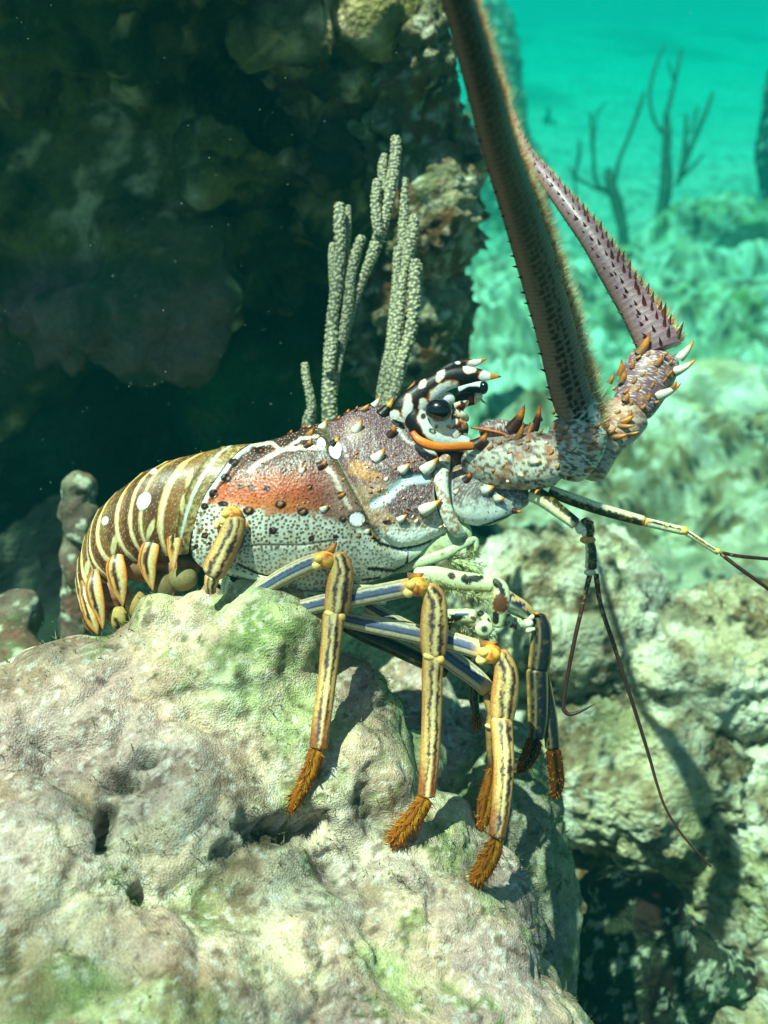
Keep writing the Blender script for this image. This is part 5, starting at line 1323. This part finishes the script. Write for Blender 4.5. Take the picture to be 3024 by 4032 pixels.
def collar_col(t, u, f, X, Y):
    wf = n2(X, Y, 14, 185, 3)
    return mixc(np.tile(lin((.80, .82, .74)), (len(t), 1)), (.60, .38, .20), sst(-.1, .2, wf) * .85)
pb = MB()
limb(pb, z3l([(800, 1080, 70), (760, 1180, 130), (745, 1300, 130), (765, 1450, 110), (800, 1600, 120), (880, 1740, 120), (960, 1760, 50)], [-50, -66, -84, -92, -84, -56, -30]), collar_col, n=90, m=36, flat=.7)
limb(pb, z3l([(880, 1170, 220), (940, 1320, 380), (1030, 1450, 480), (1160, 1500, 400), (1320, 1460, 300), (1500, 1390, 230)], [0, -15, -20, -20, -10, 0]), first_col, n=120, m=72, flat=.62, cap=.6)
limb(pb, [(*Z5(-110, 720), -10, 110), (*Z5(-30, 745), -36, 165), (*Z5(110, 768), -55, 208), (*Z5(300, 760), -60, 225), (*Z5(440, 760), -60, 190), (*Z5(520, 790), -50, 110)], ped_col(False), n=110, m=64, flat=.8, cap=.7)
limb(pb, [(*Z5(420, 840), -50, 160), (*Z5(480, 760), -62, 215), (*Z5(540, 660), -70, 232), (*Z5(560, 570), -78, 225), (*Z5(575, 500), -84, 200)], ped_col(False), n=90, m=64, flat=.85, cap=.6)
limb(pb, [(*Z5(-20, 590), 20, 60), (*Z5(80, 585), 20, 90), (*Z5(200, 600), 20, 90), (*Z5(300, 600), 20, 60)], ped_col(True), n=50, m=30)
def sp5(mb, rows, w, m=10):
    dp = depth_of(mb)
    for (bx, by, tx, ty, wd_, kd) in rows:
        (a1, b1), (a2, b2) = Z5(bx, by), Z5(tx, ty); spike(mb, a1, b1, a2, b2, wd_ * .6775, kd, w=dp(a1, b1) + 4, toward=.3, m=m)
sp5(pb, [(-10, 660, 22, 588, 60, 'dark'), (175, 560, 245, 432, 90, 'dark'), (300, 560, 332, 418, 60, 'dark'), (205, 620, 240, 530, 46, 'amber'), (290, 560, 262, 620, 50, 'amber'), (330, 520, 320, 470, 40, 'amber')], -70)
_r = np.random.default_rng(33)
sp5(pb, [(x_, y_, x_ + 18 + 10 * _r.random(), y_ - 16 - 20 * _r.random(), 20 + 10 * _r.random(), 'amber') for x_, y_ in [(40, 690), (95, 660), (150, 640), (210, 665), (260, 650), (330, 600), (420, 560), (450, 640), (520, 700), (640, 600), (650, 520), (620, 690), (480, 590), (390, 720), (250, 700), (120, 790), (60, 820), (320, 840), (430, 800), (640, 650), (665, 560), (410, 480), (430, 440)]], -70)
sp5(pb, [(290, 760, 345, 762, 62, 'white'), (215, 835, 245, 852, 44, 'white'), (150, 712, 170, 706, 30, 'amber'), (370, 655, 385, 648, 26, 'white'), (560, 635, 590, 632, 44, 'white'), (145, 878, 158, 882, 26, 'white'), (600, 815, 650, 800, 30, 'amber'), (20, 915, 68, 905, 50, 'white'), (75, 965, 130, 975, 50, 'white')], -150)
sp5(pb, [(610, 735, 655, 722, 24, 'amber'), (500, 860, 540, 850, 24, 'dark'), (330, 925, 300, 960, 30, 'amber')], -60)
for (bx, by, tx, ty, wd_, kd) in [(965, 1300, 1003, 1235, 80, 'dark'), (1120, 1395, 1212, 1362, 95, 'white'), (1225, 1465, 1300, 1468, 80, 'white'), (870, 1410, 905, 1375, 50, 'white'), (1010, 1505, 1030, 1490, 36, 'amber'), (1380, 1570, 1450, 1580, 60, 'dark'), (1060, 990, 1150, 895, 130, 'dark')]:
    (a1, b1), (a2, b2) = Z3(bx, by), Z3(tx, ty); spike(pb, a1, b1, a2, b2, wd_ * .4522, kd, w=depth_of(pb)(a1, b1) + 4, toward=.3)

def ant_col(pts_seed, pink):
    def f_(t, u, f, X, Y):
        wf = n2(X, Y, 30, 190 + pts_seed, 3)
        u = -u
        ring = np.sin(t * (620 if not pink else 520) + 1.5 * wf)
        base = (.46, .33, .36) if pink else (.25, .20, .16)
        C = np.tile(lin(base), (len(t), 1))
        if not pink: C = mixc(np.tile(lin((.46, .38, .32)), (len(t), 1)), (.19, .14, .10), sst(.18, .6, t + .03 * wf))  # brown darkens toward the tip, painting in the raised antenna's shaded underside
        C = mixc(C, (.62, .54, .50), sst(.2, .9, ring) * (.25 if pink else .16)); C = mixc(C, (.40, .38, .44) if pink else (.24, .24, .20), sst(-.2, -.9, ring) * .35)
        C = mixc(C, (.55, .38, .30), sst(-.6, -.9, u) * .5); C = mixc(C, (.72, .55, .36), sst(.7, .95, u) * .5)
        C = mixc(C, (.82, .82, .74), sst(.075, .03, t + .02 * wf)) if not pink else C
        if not pink:
            C = mixc(C, (.30, .30, .24), sst(.05, .2, n2(X * .5, Y * 1.6, 14, 7, 3)) * sst(.09, .04, t) * .8)
            for u0, ph in ((-.42, 0), (.18, .45), (-.18, .8)):
                n_ = 62; k = t * n_ + ph; fr_ = k - np.round(k)
                jit = (_hash(np.round(k).astype(int), np.round(k).astype(int) * 0 + int(u0 * 10 + 9), np.zeros(len(t), int), 5) - .5) * .16
                e = np.hypot(fr_ / n_ / .0062, (u - u0 - jit) / .11)
                C = mixc(C, (.10, .03, .02), sst(1.25, .8, e) * (f > -.2))
        return C
    return f_
def antenna(name, rows, pink, seed, nsp, hair_side, hair_n, hair_len, sp_len, parent):
    mb = MB()
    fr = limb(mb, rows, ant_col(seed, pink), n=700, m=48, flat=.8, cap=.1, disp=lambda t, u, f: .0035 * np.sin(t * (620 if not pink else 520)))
    c, Sd, Nn, r, t = fr
    ob = mb.build(name, 'shell', parent)
    r_ = np.random.default_rng(seed)
    # spine rows
    s_ = MB()
    T = np.gradient(c, axis=0); T /= np.linalg.norm(T, axis=1)[:, None]
    for (ang, cnt, L, wd_) in nsp:
        for k in range(cnt):
            i = int((0.015 + .97 * (k + r_.uniform(-.25, .25)) / cnt) * 699); i = min(max(i, 2), 697)
            a = math.radians(ang + r_.normal(0, 5))
            d = math.cos(a) * Sd[i] + math.sin(a) * Nn[i] * .8
            b = c[i] + d * r[i] * .93; L_ = L * r[i] * r_.uniform(.75, 1.2)
            cone(s_, b, b + (d * .8 + T[i] * .75) * L_, L_ * wd_, [(0, (.40, .15, .10)), (.5, (.22, .05, .04)), (1, (.16, .04, .03))], m=6, n=5)
    s_.build('antenna_spines', 'shell', ob)
    # fringe of setae
    h = MB(); n = hair_n
    i = (r_.uniform(0.0, .985, n) * 699).astype(int); a = np.radians(hair_side + r_.normal(0, 20, n))
    d = np.cos(a)[:, None] * Sd[i] + .8 * np.sin(a)[:, None] * Nn[i]
    b = c[i] + d * r[i][:, None] * .92
    ln = (hair_len * r[i] * r_.uniform(.4, 1.15, n))[:, None]
    tip = b + (d * .9 + T[i] * r_.normal(.35, .25, n)[:, None] + r_.normal(0, .22, (n, 3))) * ln
    tuft = np.sin(t[i] * 260 + r_.normal(0, .5, n)) > .1
    cc = np.where(tuft[:, None], lin((.90, .50, .24)), lin((.94, .86, .66)))
    cc = np.where(r_.uniform(size=(n, 1)) < .3, lin((.84, .84, .60)), cc)
    hairs(h, b, tip, r[i] * .022, cc)
    h.build('antenna_fringe', 'hair', ob)
    return ob
near = [(a_, b_, c_, d_ * .93) for a_, b_, c_, d_ in [(*Z5(572, 590), -78, 175), (*Z5(560, 480), -96, 178), (*Z4(672, 1900), -150, 172), (*Z4(605, 1620), -330, 172), (*Z4(520, 1320), -560, 172), (*Z4(420, 1000), -830, 164), (*Z4(320, 700), -1090, 154), (*Z4(245, 420), -1290, 146), (*Z4(130, 20), -1520, 138), (*Z4(60, -260), -1660, 132)]]
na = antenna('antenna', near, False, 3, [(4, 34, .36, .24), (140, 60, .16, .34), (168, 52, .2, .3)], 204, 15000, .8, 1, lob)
pb.build('antenna_base', 'shell', na)
pf = MB()
limb(pf, [(*Z5(590, 850), 60, 150), (*Z5(700, 640), 110, 170), (*Z5(800, 540), 140, 180), (*Z5(880, 440), 160, 185)], lambda t, u, f, X, Y: mixc(ped_col(False)(t, u, f, X, Y), (.62, .42, .32), .45), n=70, m=44, flat=.8)
limb(pf, [(*Z5(850, 490), 160, 150), (*Z5(905, 385), 175, 185), (*Z5(960, 270), 190, 205), (*Z5(1000, 180), 200, 195), (*Z5(1020, 110), 200, 150)], ped_col(True), n=90, m=56, flat=.85)
sp5(pf, [(1150, 150, 1228, 58, 66, 'white'), (1130, 232, 1242, 168, 66, 'white'), (1030, 375, 1156, 308, 72, 'white'), (920, 120, 975, 12, 72, 'amber'), (1015, 195, 1048, 138, 50, 'amber'), (870, 210, 880, 165, 36, 'amber')], 150)
sp5(pf, [(x_, y_, x_ + 14 + 14 * _r.random(), y_ - 14 - 26 * _r.random(), 24 + 14 * _r.random(), 'amber') for x_, y_ in [(900, 160), (960, 150), (1060, 140), (1090, 190), (880, 300), (930, 260), (980, 330), (1050, 300), (900, 350), (960, 400), (1000, 240), (1080, 260), (860, 430), (930, 450), (780, 480), (850, 500), (720, 560), (680, 620), (820, 430), (760, 340), (830, 360), (1110, 330), (1010, 420)]], 100)
sp5(pf, [(800, 250, 806, 168, 56, 'amber'), (810, 290, 832, 225, 50, 'amber'), (740, 300, 765, 246, 36, 'amber'), (830, 400, 850, 360, 50, 'amber'), (820, 530, 880, 492, 60, 'amber'), (800, 555, 895, 550, 44, 'amber'), (730, 600, 780, 560, 44, 'amber'), (770, 620, 850, 600, 50, 'amber'), (850, 600, 918, 588, 36, 'amber'), (660, 690, 725, 672, 36, 'amber'), (590, 750, 650, 730, 34, 'amber')], 60)
farp = [(a_, b_, c_, d_ * .96) for a_, b_, c_, d_ in [(*Z4(1110, 1700), 200, 170), (*Z4(1085, 1640), 205, 176), (*Z4(1000, 1500), 225, 146), (*Z4(890, 1330), 260, 124), (*Z4(790, 1170), 300, 106), (*Z4(700, 1050), 340, 92), (*Z4(560, 870), 420, 68), (*Z4(460, 745), 500, 52), (*Z4(400, 620), 600, 44), (*Z4(330, 420), 720, 34), (*Z4(240, 150), 900, 26), (*Z4(180, -60), 1000, 22)]]
fa = antenna('antenna', farp, True, 5, [(4, 40, .30, .26), (60, 40, .34, .24), (110, 46, .6, .22), (140, 46, .6, .22), (80, 40, .5, .22)], 196, 7000, .55, 1, lob)
pf.build('antenna_base', 'shell', fa)

# ---- antennules
def anu_col(lo, hi):
    def f_(t, u, f, X, Y):
        wf = n2(X, Y, 12, 201, 3)
        C = np.tile(lin((.88, .86, .68)), (len(t), 1)); C = mixc(C, (.16, .16, .07), sst(lo - .12, lo + .12, u + .25 * wf) * sst(hi + .12, hi - .12, u + .25 * wf))
        C = mixc(C, (.75, .45, .14), sst(.93, .99, t) * .8); C = mixc(C, (.80, .66, .22), sst(.1, .3, wf) * .3)
        return C
    return f_
whip = lambda t, u, f, X, Y: mixc(mixc(np.tile(lin((.24, .12, .09)), (len(t), 1)), (.62, .50, .26), sst(.15, .4, n2(X, Y, 12, 203, 2)) * sst(.35, 0, t)), (.05, .04, .04), sst(.2, .9, u) * .5)
def z9(rows, w0, w1): return [(*Z9(a, b), w0 + (w1 - w0) * i / (len(rows) - 1), c * .557) for i, (a, b, c) in enumerate(rows)]
mb = MB()
limb(mb, z9([(-30, 70, 120), (60, 110, 120), (180, 200, 100), (310, 300, 86)], -30, -60), anu_col(.0, 1.3), n=70, m=26)
limb(mb, z9([(340, 260, 90), (385, 320, 94), (385, 395, 80)], -60, -64), anu_col(-.6, .8), n=40, m=26)
blob(mb, *Z9(385, 405), -66, 31, 17, 26, (.82, .60, .30)); blob(mb, *Z9(335, 320), -60, 22, 26, 20, (.88, .86, .76)); blob(mb, *Z9(385, 285), -66, 24, 12, 20, (.62, .22, .12))
limb(mb, z9([(395, 400, 64), (410, 500, 80), (408, 620, 88)], -64, -64), anu_col(-.7, .8), n=60, m=26)
blob(mb, *Z9(400, 635), -64, 24, 14, 20, (.86, .84, .66))
limb(mb, z9([(400, 650, 40), (350, 860, 32), (290, 1120, 30), (240, 1380, 28), (212, 1560, 30), (225, 1620, 30), (270, 1638, 26), (360, 1605, 18), (440, 1562, 4)], -64, -120), whip, n=200, m=14)
limb(mb, z9([(442, 640, 40), (475, 860, 34), (560, 1120, 32), (650, 1400, 28), (740, 1680, 26), (820, 1940, 24), (880, 2150, 20), (940, 2310, 18), (1060, 2500, 15), (1260, 2720, 11)], -64, -150), whip, n=260, m=14)
mb.build('antennule', 'shell', lob)
mb = MB()
limb(mb, z9([(110, 55, 80), (250, 110, 90), (450, 180, 86), (640, 235, 80), (790, 275, 74)], -20, 10), anu_col(-1.3, .1), n=110, m=26)
limb(mb, z9([(780, 275, 62), (920, 310, 62), (1070, 345, 62)], 10, 16), anu_col(-.1, .5), n=60, m=22)
limb(mb, z9([(1070, 345, 46), (1190, 420, 40), (1310, 500, 36)], 16, 20), anu_col(-.3, .4), n=60, m=20)
for (a, b, r) in ((790, 280, 20), (1065, 340, 18), (1305, 485, 12)): blob(mb, *Z9(a, b), 8, r, r * .9, r * .8, (.84, .66, .34))
limb(mb, z9([(1320, 500, 28), (1450, 600, 28), (1659, 750, 26), (1900, 930, 24)], 20, -20), whip, n=80, m=14)
limb(mb, z9([(1330, 495, 24), (1450, 520, 26), (1659, 540, 24), (1900, 560, 22)], 20, 40), whip, n=80, m=14)
mb.build('antennule', 'shell', lob)
# ------------------------------------------------------------------ grey sea rods behind the lobster
def rod_col(seed):
    def f_(t, u, f, X, Y):
        C = np.tile(lin((.46, .45, .40)), (len(t), 1))
        return mixc(C, (.46, .46, .42), sst(-.2, .6, n2(X, Y, 60, seed, 2)) * .5)
    return f_
ZB = lambda x, y: (1100 + x * .5425, 500 + y * .5425)
def rod_branch(mb, rows, w, seed, dot=1.0):
    rows = [(*ZB(a, b), w, c * .5425) for (a, b, c) in rows]
    P = np.array(rows); Lp = np.sum(np.hypot(*np.diff(P[:, :2], axis=0).T)); wid = P[:, 3].mean()
    n = int(Lp / 2.6); m = 30
    tmp = MB()
    hold = {}
    def disp(t, u, f):
        th = np.arctan2(f, u)
        a = th / (2 * math.pi) * 9; b = t * Lp / (wid * .34)
        # periodic scatter of polyps round the branch
        i = np.floor(a).astype(int); j = np.floor(b).astype(int); best = np.full(len(t), 9.); z = np.zeros(len(t), int)
        for dx in (-1, 0, 1):
            for dy in (-1, 0, 1):
                p, q_ = (i + dx), j + dy
                pm = np.mod(p, 9)
                ox = p + .5 + .85 * (_hash(pm, q_, z, seed) - .5) - a; oy = q_ + .5 + .85 * (_hash(pm, q_, z, seed + 1) - .5) - b
                best = np.minimum(best, ox * ox + oy * oy)
        d = np.sqrt(best); hold['d'] = d
        return .26 * np.exp(-(d / .36) ** 2) - .06 + .04 * np.sin(t * Lp / 40 + seed)
    def col(t, u, f, X, Y):
        C = rod_col(seed)(t, u, f, X, Y); C = mixc(C, (.24, .25, .20), sst(.35, .6, hold['d']) * .7)
        C = mixc(C, (.74, .70, .52), sst(.42, .18, hold['d']) * .95)
        return C
    limb(mb, rows, col, n=n, m=m, cap=.8, disp=disp)
def colony(name, branches, w, label, seed):
    base = branches[0][0]
    x, y = ZB(base[-1][0], base[-1][1])
    root = empty(name, W(x, y, w), label, 'sea rod', 'grey sea rods behind the lobster')
    for k, (rows, dw) in enumerate(branches):
        mb = MB(); rod_branch(mb, rows, w + dw, seed + k * 3); mb.build('branch', 'soft', root)
    return root
colony('sea_rod', [
    ([(436, 545, 70), (437, 700, 78), (440, 900, 78), (418, 1150, 82), (385, 1400, 84), (370, 1650, 90), (362, 1900, 100), (366, 2140, 100), (370, 2500, 104)], 0),
    ([(500, 565, 40), (497, 750, 48), (472, 1000, 46), (430, 1250, 40)], 60),
    ([(386, 835, 44), (382, 950, 52), (386, 1100, 50), (390, 1220, 40)], 50),
    ([(396, 1475, 72), (385, 1560, 78), (368, 1700, 78), (362, 1800, 60)], -45),
    ([(606, 785, 62), (560, 900, 70), (520, 1080, 70), (498, 1280, 76), (470, 1450, 66), (440, 1620, 60), (408, 1780, 60), (392, 1950, 50)], 20),
    ([(842, 60, 60), (845, 180, 78), (820, 380, 84), (770, 640, 82), (700, 860, 84), (640, 1010, 74), (580, 1160, 66), (530, 1300, 60), (480, 1500, 54), (432, 1680, 50), (405, 1850, 40)], 55),
    ([(767, 190, 50), (748, 300, 66), (762, 450, 60), (775, 560, 50)], 80), ([(716, 372, 56), (700, 520, 72), (706, 660, 76), (722, 800, 60)], 20),
    ([(440, 1645, 44), (434, 1720, 50), (405, 1810, 44)], -10)], 1050, 'tallest grey knobbly sea rod, branching upward behind the middle of the shell', 301)
colony('sea_rod', [
    ([(992, 955, 70), (980, 1100, 84), (972, 1350, 90), (945, 1520, 86), (890, 1700, 84), (845, 1880, 84), (800, 2060, 80), (780, 2400, 80)], 0),
    ([(905, 365, 60), (903, 520, 72), (900, 700, 74), (888, 880, 60), (870, 1060, 44)], 70), ([(982, 635, 72), (968, 760, 84), (938, 900, 80), (905, 1060, 64), (880, 1200, 50)], 40),
    ([(862, 860, 54), (856, 1000, 64), (842, 1200, 60), (822, 1400, 60), (800, 1600, 64), (765, 1780, 66), (735, 1960, 62), (720, 2300, 60)], 45),
    ([(896, 1055, 62), (880, 1200, 72), (862, 1420, 78), (832, 1650, 72), (800, 1850, 66), (770, 2080, 60), (750, 2350, 60)], 10),
    ([(1020, 985, 36), (1018, 1100, 40), (1000, 1250, 36)], 60)], 1080, 'grey sea rod of close parallel branches just left of the horns and eye', 331)
colony('sea_rod', [([(184, 1705, 50), (195, 1830, 60), (225, 1960, 62), (235, 2080, 60), (220, 2200, 60), (215, 2450, 60)], 0), ([(246, 2020, 50), (215, 2100, 70), (200, 2200, 76)], -40)],
    1000, 'smallest grey sea rod, a single short stem behind the back of the shell', 361)

# ------------------------------------------------------------------ dark sea rods on the far reef
ZC = lambda x, y: (2000 + x * .617, y * .617)
def far_rod(branches, d, label, seed):
    d = d * 2.7
    branches = [[(a, b, c * (.62 if c > 45 else .85)) for a, b, c in r] for r in branches]
    b0 = branches[0][-1]; branches[0] = branches[0] + [(b0[0] + 10, b0[1] + 160, b0[2])]
    (x, y) = ZC(*branches[0][-1][:2]); root = empty('branching_sea_rod', Wd(x, y, d), label, 'sea rod', 'dark sea rods on the far reef')
    w = (d - D0) / S
    for k, rows in enumerate(branches):
        mb = MB()
        limb(mb, [(*ZC(a, b), w + 40 * k, c * .617) for (a, b, c) in rows], lambda t, u, f, X, Y: mixc(np.tile(lin((.20, .22, .15)), (len(t), 1)), (.30, .30, .18), sst(0, .4, n2(X, Y, 9, seed, 2))),
             n=120, m=14, cap=.6, disp=lambda t, u, f: .10 * fbm(np.stack([t * 50, u * 2, f * 2], 1), 3, seed + k))
        mb.build('branch', 'soft', root)
far_rod([[(640, 1070, 60), (650, 1160, 110), (690, 1280, 120), (730, 1450, 110)], [(460, 890, 22), (450, 1020, 30), (432, 1120, 28), (500, 1170, 24), (600, 1220, 30)], [(530, 725, 22), (540, 880, 30), (548, 1020, 30), (560, 1150, 34), (640, 1240, 30)],
         [(640, 650, 10), (580, 700, 14), (560, 800, 14), (552, 900, 10)], [(868, 585, 20), (835, 700, 30), (780, 850, 30), (715, 1010, 32), (680, 1160, 40)], [(395, 1060, 14), (430, 1180, 22), (425, 1280, 24)]], 1.78,
        'left cluster of dark branching sea rods on the hazy far reef', 401)
far_rod([[(1010, 700, 50), (1015, 820, 84), (1010, 1000, 100), (1010, 1180, 130), (980, 1400, 120)], [(1000, 290, 14), (950, 400, 22), (912, 540, 26), (908, 660, 26), (935, 770, 26), (990, 850, 30)], [(1108, 305, 18), (1085, 420, 26), (1055, 560, 30), (1020, 700, 36)],
         [(1020, 380, 12), (1040, 460, 14), (1060, 520, 14)], [(1308, 580, 20), (1270, 700, 32), (1205, 850, 36), (1140, 1010, 44), (1080, 1180, 54)], [(1212, 670, 16), (1190, 760, 22), (1160, 860, 22)], [(1138, 725, 20), (1133, 860, 32), (1122, 1000, 40), (1100, 1120, 40)],
         [(1250, 985, 18), (1180, 1060, 26), (1110, 1130, 30)]], 1.85, 'right and taller cluster of dark branching sea rods on the far reef', 421)
far_rod([[(262, 690, 26), (258, 760, 50), (262, 850, 70)], [(240, 740, 16), (225, 800, 24), (220, 850, 30)], [(290, 760, 16), (300, 820, 26), (310, 850, 30)]], 3.6, 'faint small bushy sea plume far off on the pale sand', 441)

# ------------------------------------------------------------------ specks drifting in the water
def specks():
    r_ = np.random.default_rng(5); mb = MB(); n = 260
    for k in range(n):
        d = r_.uniform(.38, .85); x = r_.uniform(0, 1900) if k < 200 else r_.uniform(0, 3024); y = r_.uniform(0, 2500)
        c = cam2world(pd(x, y, d)); r = r_.uniform(.8, 2.6) * K * d
        v = np.array([[1, 0, 0], [-1, 0, 0], [0, 1, 0], [0, -1, 0], [0, 0, 1], [0, 0, -1]]) * r * r_.uniform(.6, 1.2, (6, 1))
        f = [(0, 2, 4), (2, 1, 4), (1, 3, 4), (3, 0, 4), (2, 0, 5), (1, 2, 5), (3, 1, 5), (0, 3, 5)]
        mb.add(v + c, np.array(f), lin((.8, .82, .75)))
    o = mb.build('drifting_specks', 'hair'); tag(o, 'tiny pale specks drifting in the water', 'particles', kind='stuff')
specks()
# ------------------------------------------------------------------ the water
def water():
    x0, x1, y0, y1, z0, z1 = -60, 60, -1.0, 160, -2.4, 1.25
    V = [(x, y, z) for x in (x0, x1) for y in (y0, y1) for z in (z0, z1)]
    F = [(0, 1, 3, 2), (4, 6, 7, 5), (0, 4, 5, 1), (2, 3, 7, 6), (0, 2, 6, 4), (1, 5, 7, 3)]
    me = bpy.data.meshes.new('haze'); me.from_pydata(V, [], F); me.update()
    m = bpy.data.materials.new('sea_water'); m.use_nodes = True
    t = m.node_tree; t.nodes.clear()
    o = t.nodes.new('ShaderNodeOutputMaterial'); v = t.nodes.new('ShaderNodeVolumePrincipled')
    v.inputs['Color'].default_value = (0.003, 0.062, 0.061, 1)
    v.inputs['Absorption Color'].default_value = (0.0, 0.84, 0.80, 1)
    v.inputs['Density'].default_value = 0.34
    v.inputs['Anisotropy'].default_value = 0.0
    t.links.new(v.outputs[0], o.inputs['Volume'])
    me.materials.append(m)
    ob = bpy.data.objects.new('haze', me); scn.collection.objects.link(ob)
    tag(ob, kind='stuff')

water()
# unseen flat sheet added at the surface overhead; its patterned transparency dapples the sun
def dapple_sheet():
    me = bpy.data.meshes.new('dapple_sheet')
    me.from_pydata([(-70, -40, 1.30), (70, -40, 1.30), (70, 170, 1.30), (-70, 170, 1.30)], [], [(3, 2, 1, 0)]); me.update()
    m = bpy.data.materials.new('dapple_sheet'); m.use_nodes = True
    t = m.node_tree; N, L = t.nodes, t.links; N.clear()
    o = N.new('ShaderNodeOutputMaterial'); tr = N.new('ShaderNodeBsdfTransparent'); tc = N.new('ShaderNodeTexCoord')
    nz = N.new('ShaderNodeTexNoise'); nz.inputs['Scale'].default_value = 9; nz.inputs['Detail'].default_value = 2
    L.new(tc.outputs['Object'], nz.inputs['Vector'])
    ad = N.new('ShaderNodeVectorMath'); ad.operation = 'MULTIPLY_ADD'; ad.inputs[1].default_value = (0.12, 0.12, 0.0)
    L.new(nz.outputs['Color'], ad.inputs[0]); L.new(tc.outputs['Object'], ad.inputs[2])
    vo = N.new('ShaderNodeTexVoronoi'); vo.feature = 'DISTANCE_TO_EDGE'; vo.inputs['Scale'].default_value = 11.0
    L.new(ad.outputs[0], vo.inputs['Vector'])
    mr = N.new('ShaderNodeMapRange'); mr.interpolation_type = 'SMOOTHSTEP'
    mr.inputs['From Min'].default_value = 0.0; mr.inputs['From Max'].default_value = 0.34
    mr.inputs['To Min'].default_value = 1.0; mr.inputs['To Max'].default_value = 0.48
    L.new(vo.outputs['Distance'], mr.inputs['Value'])
    cb = N.new('ShaderNodeCombineColor')
    for k in range(3): L.new(mr.outputs[0], cb.inputs[k])
    L.new(cb.outputs[0], tr.inputs['Color']); L.new(tr.outputs[0], o.inputs['Surface'])
    me.materials.append(m)
    ob = bpy.data.objects.new('dapple_sheet', me); scn.collection.objects.link(ob); tag(ob, kind='structure')
dapple_sheet()
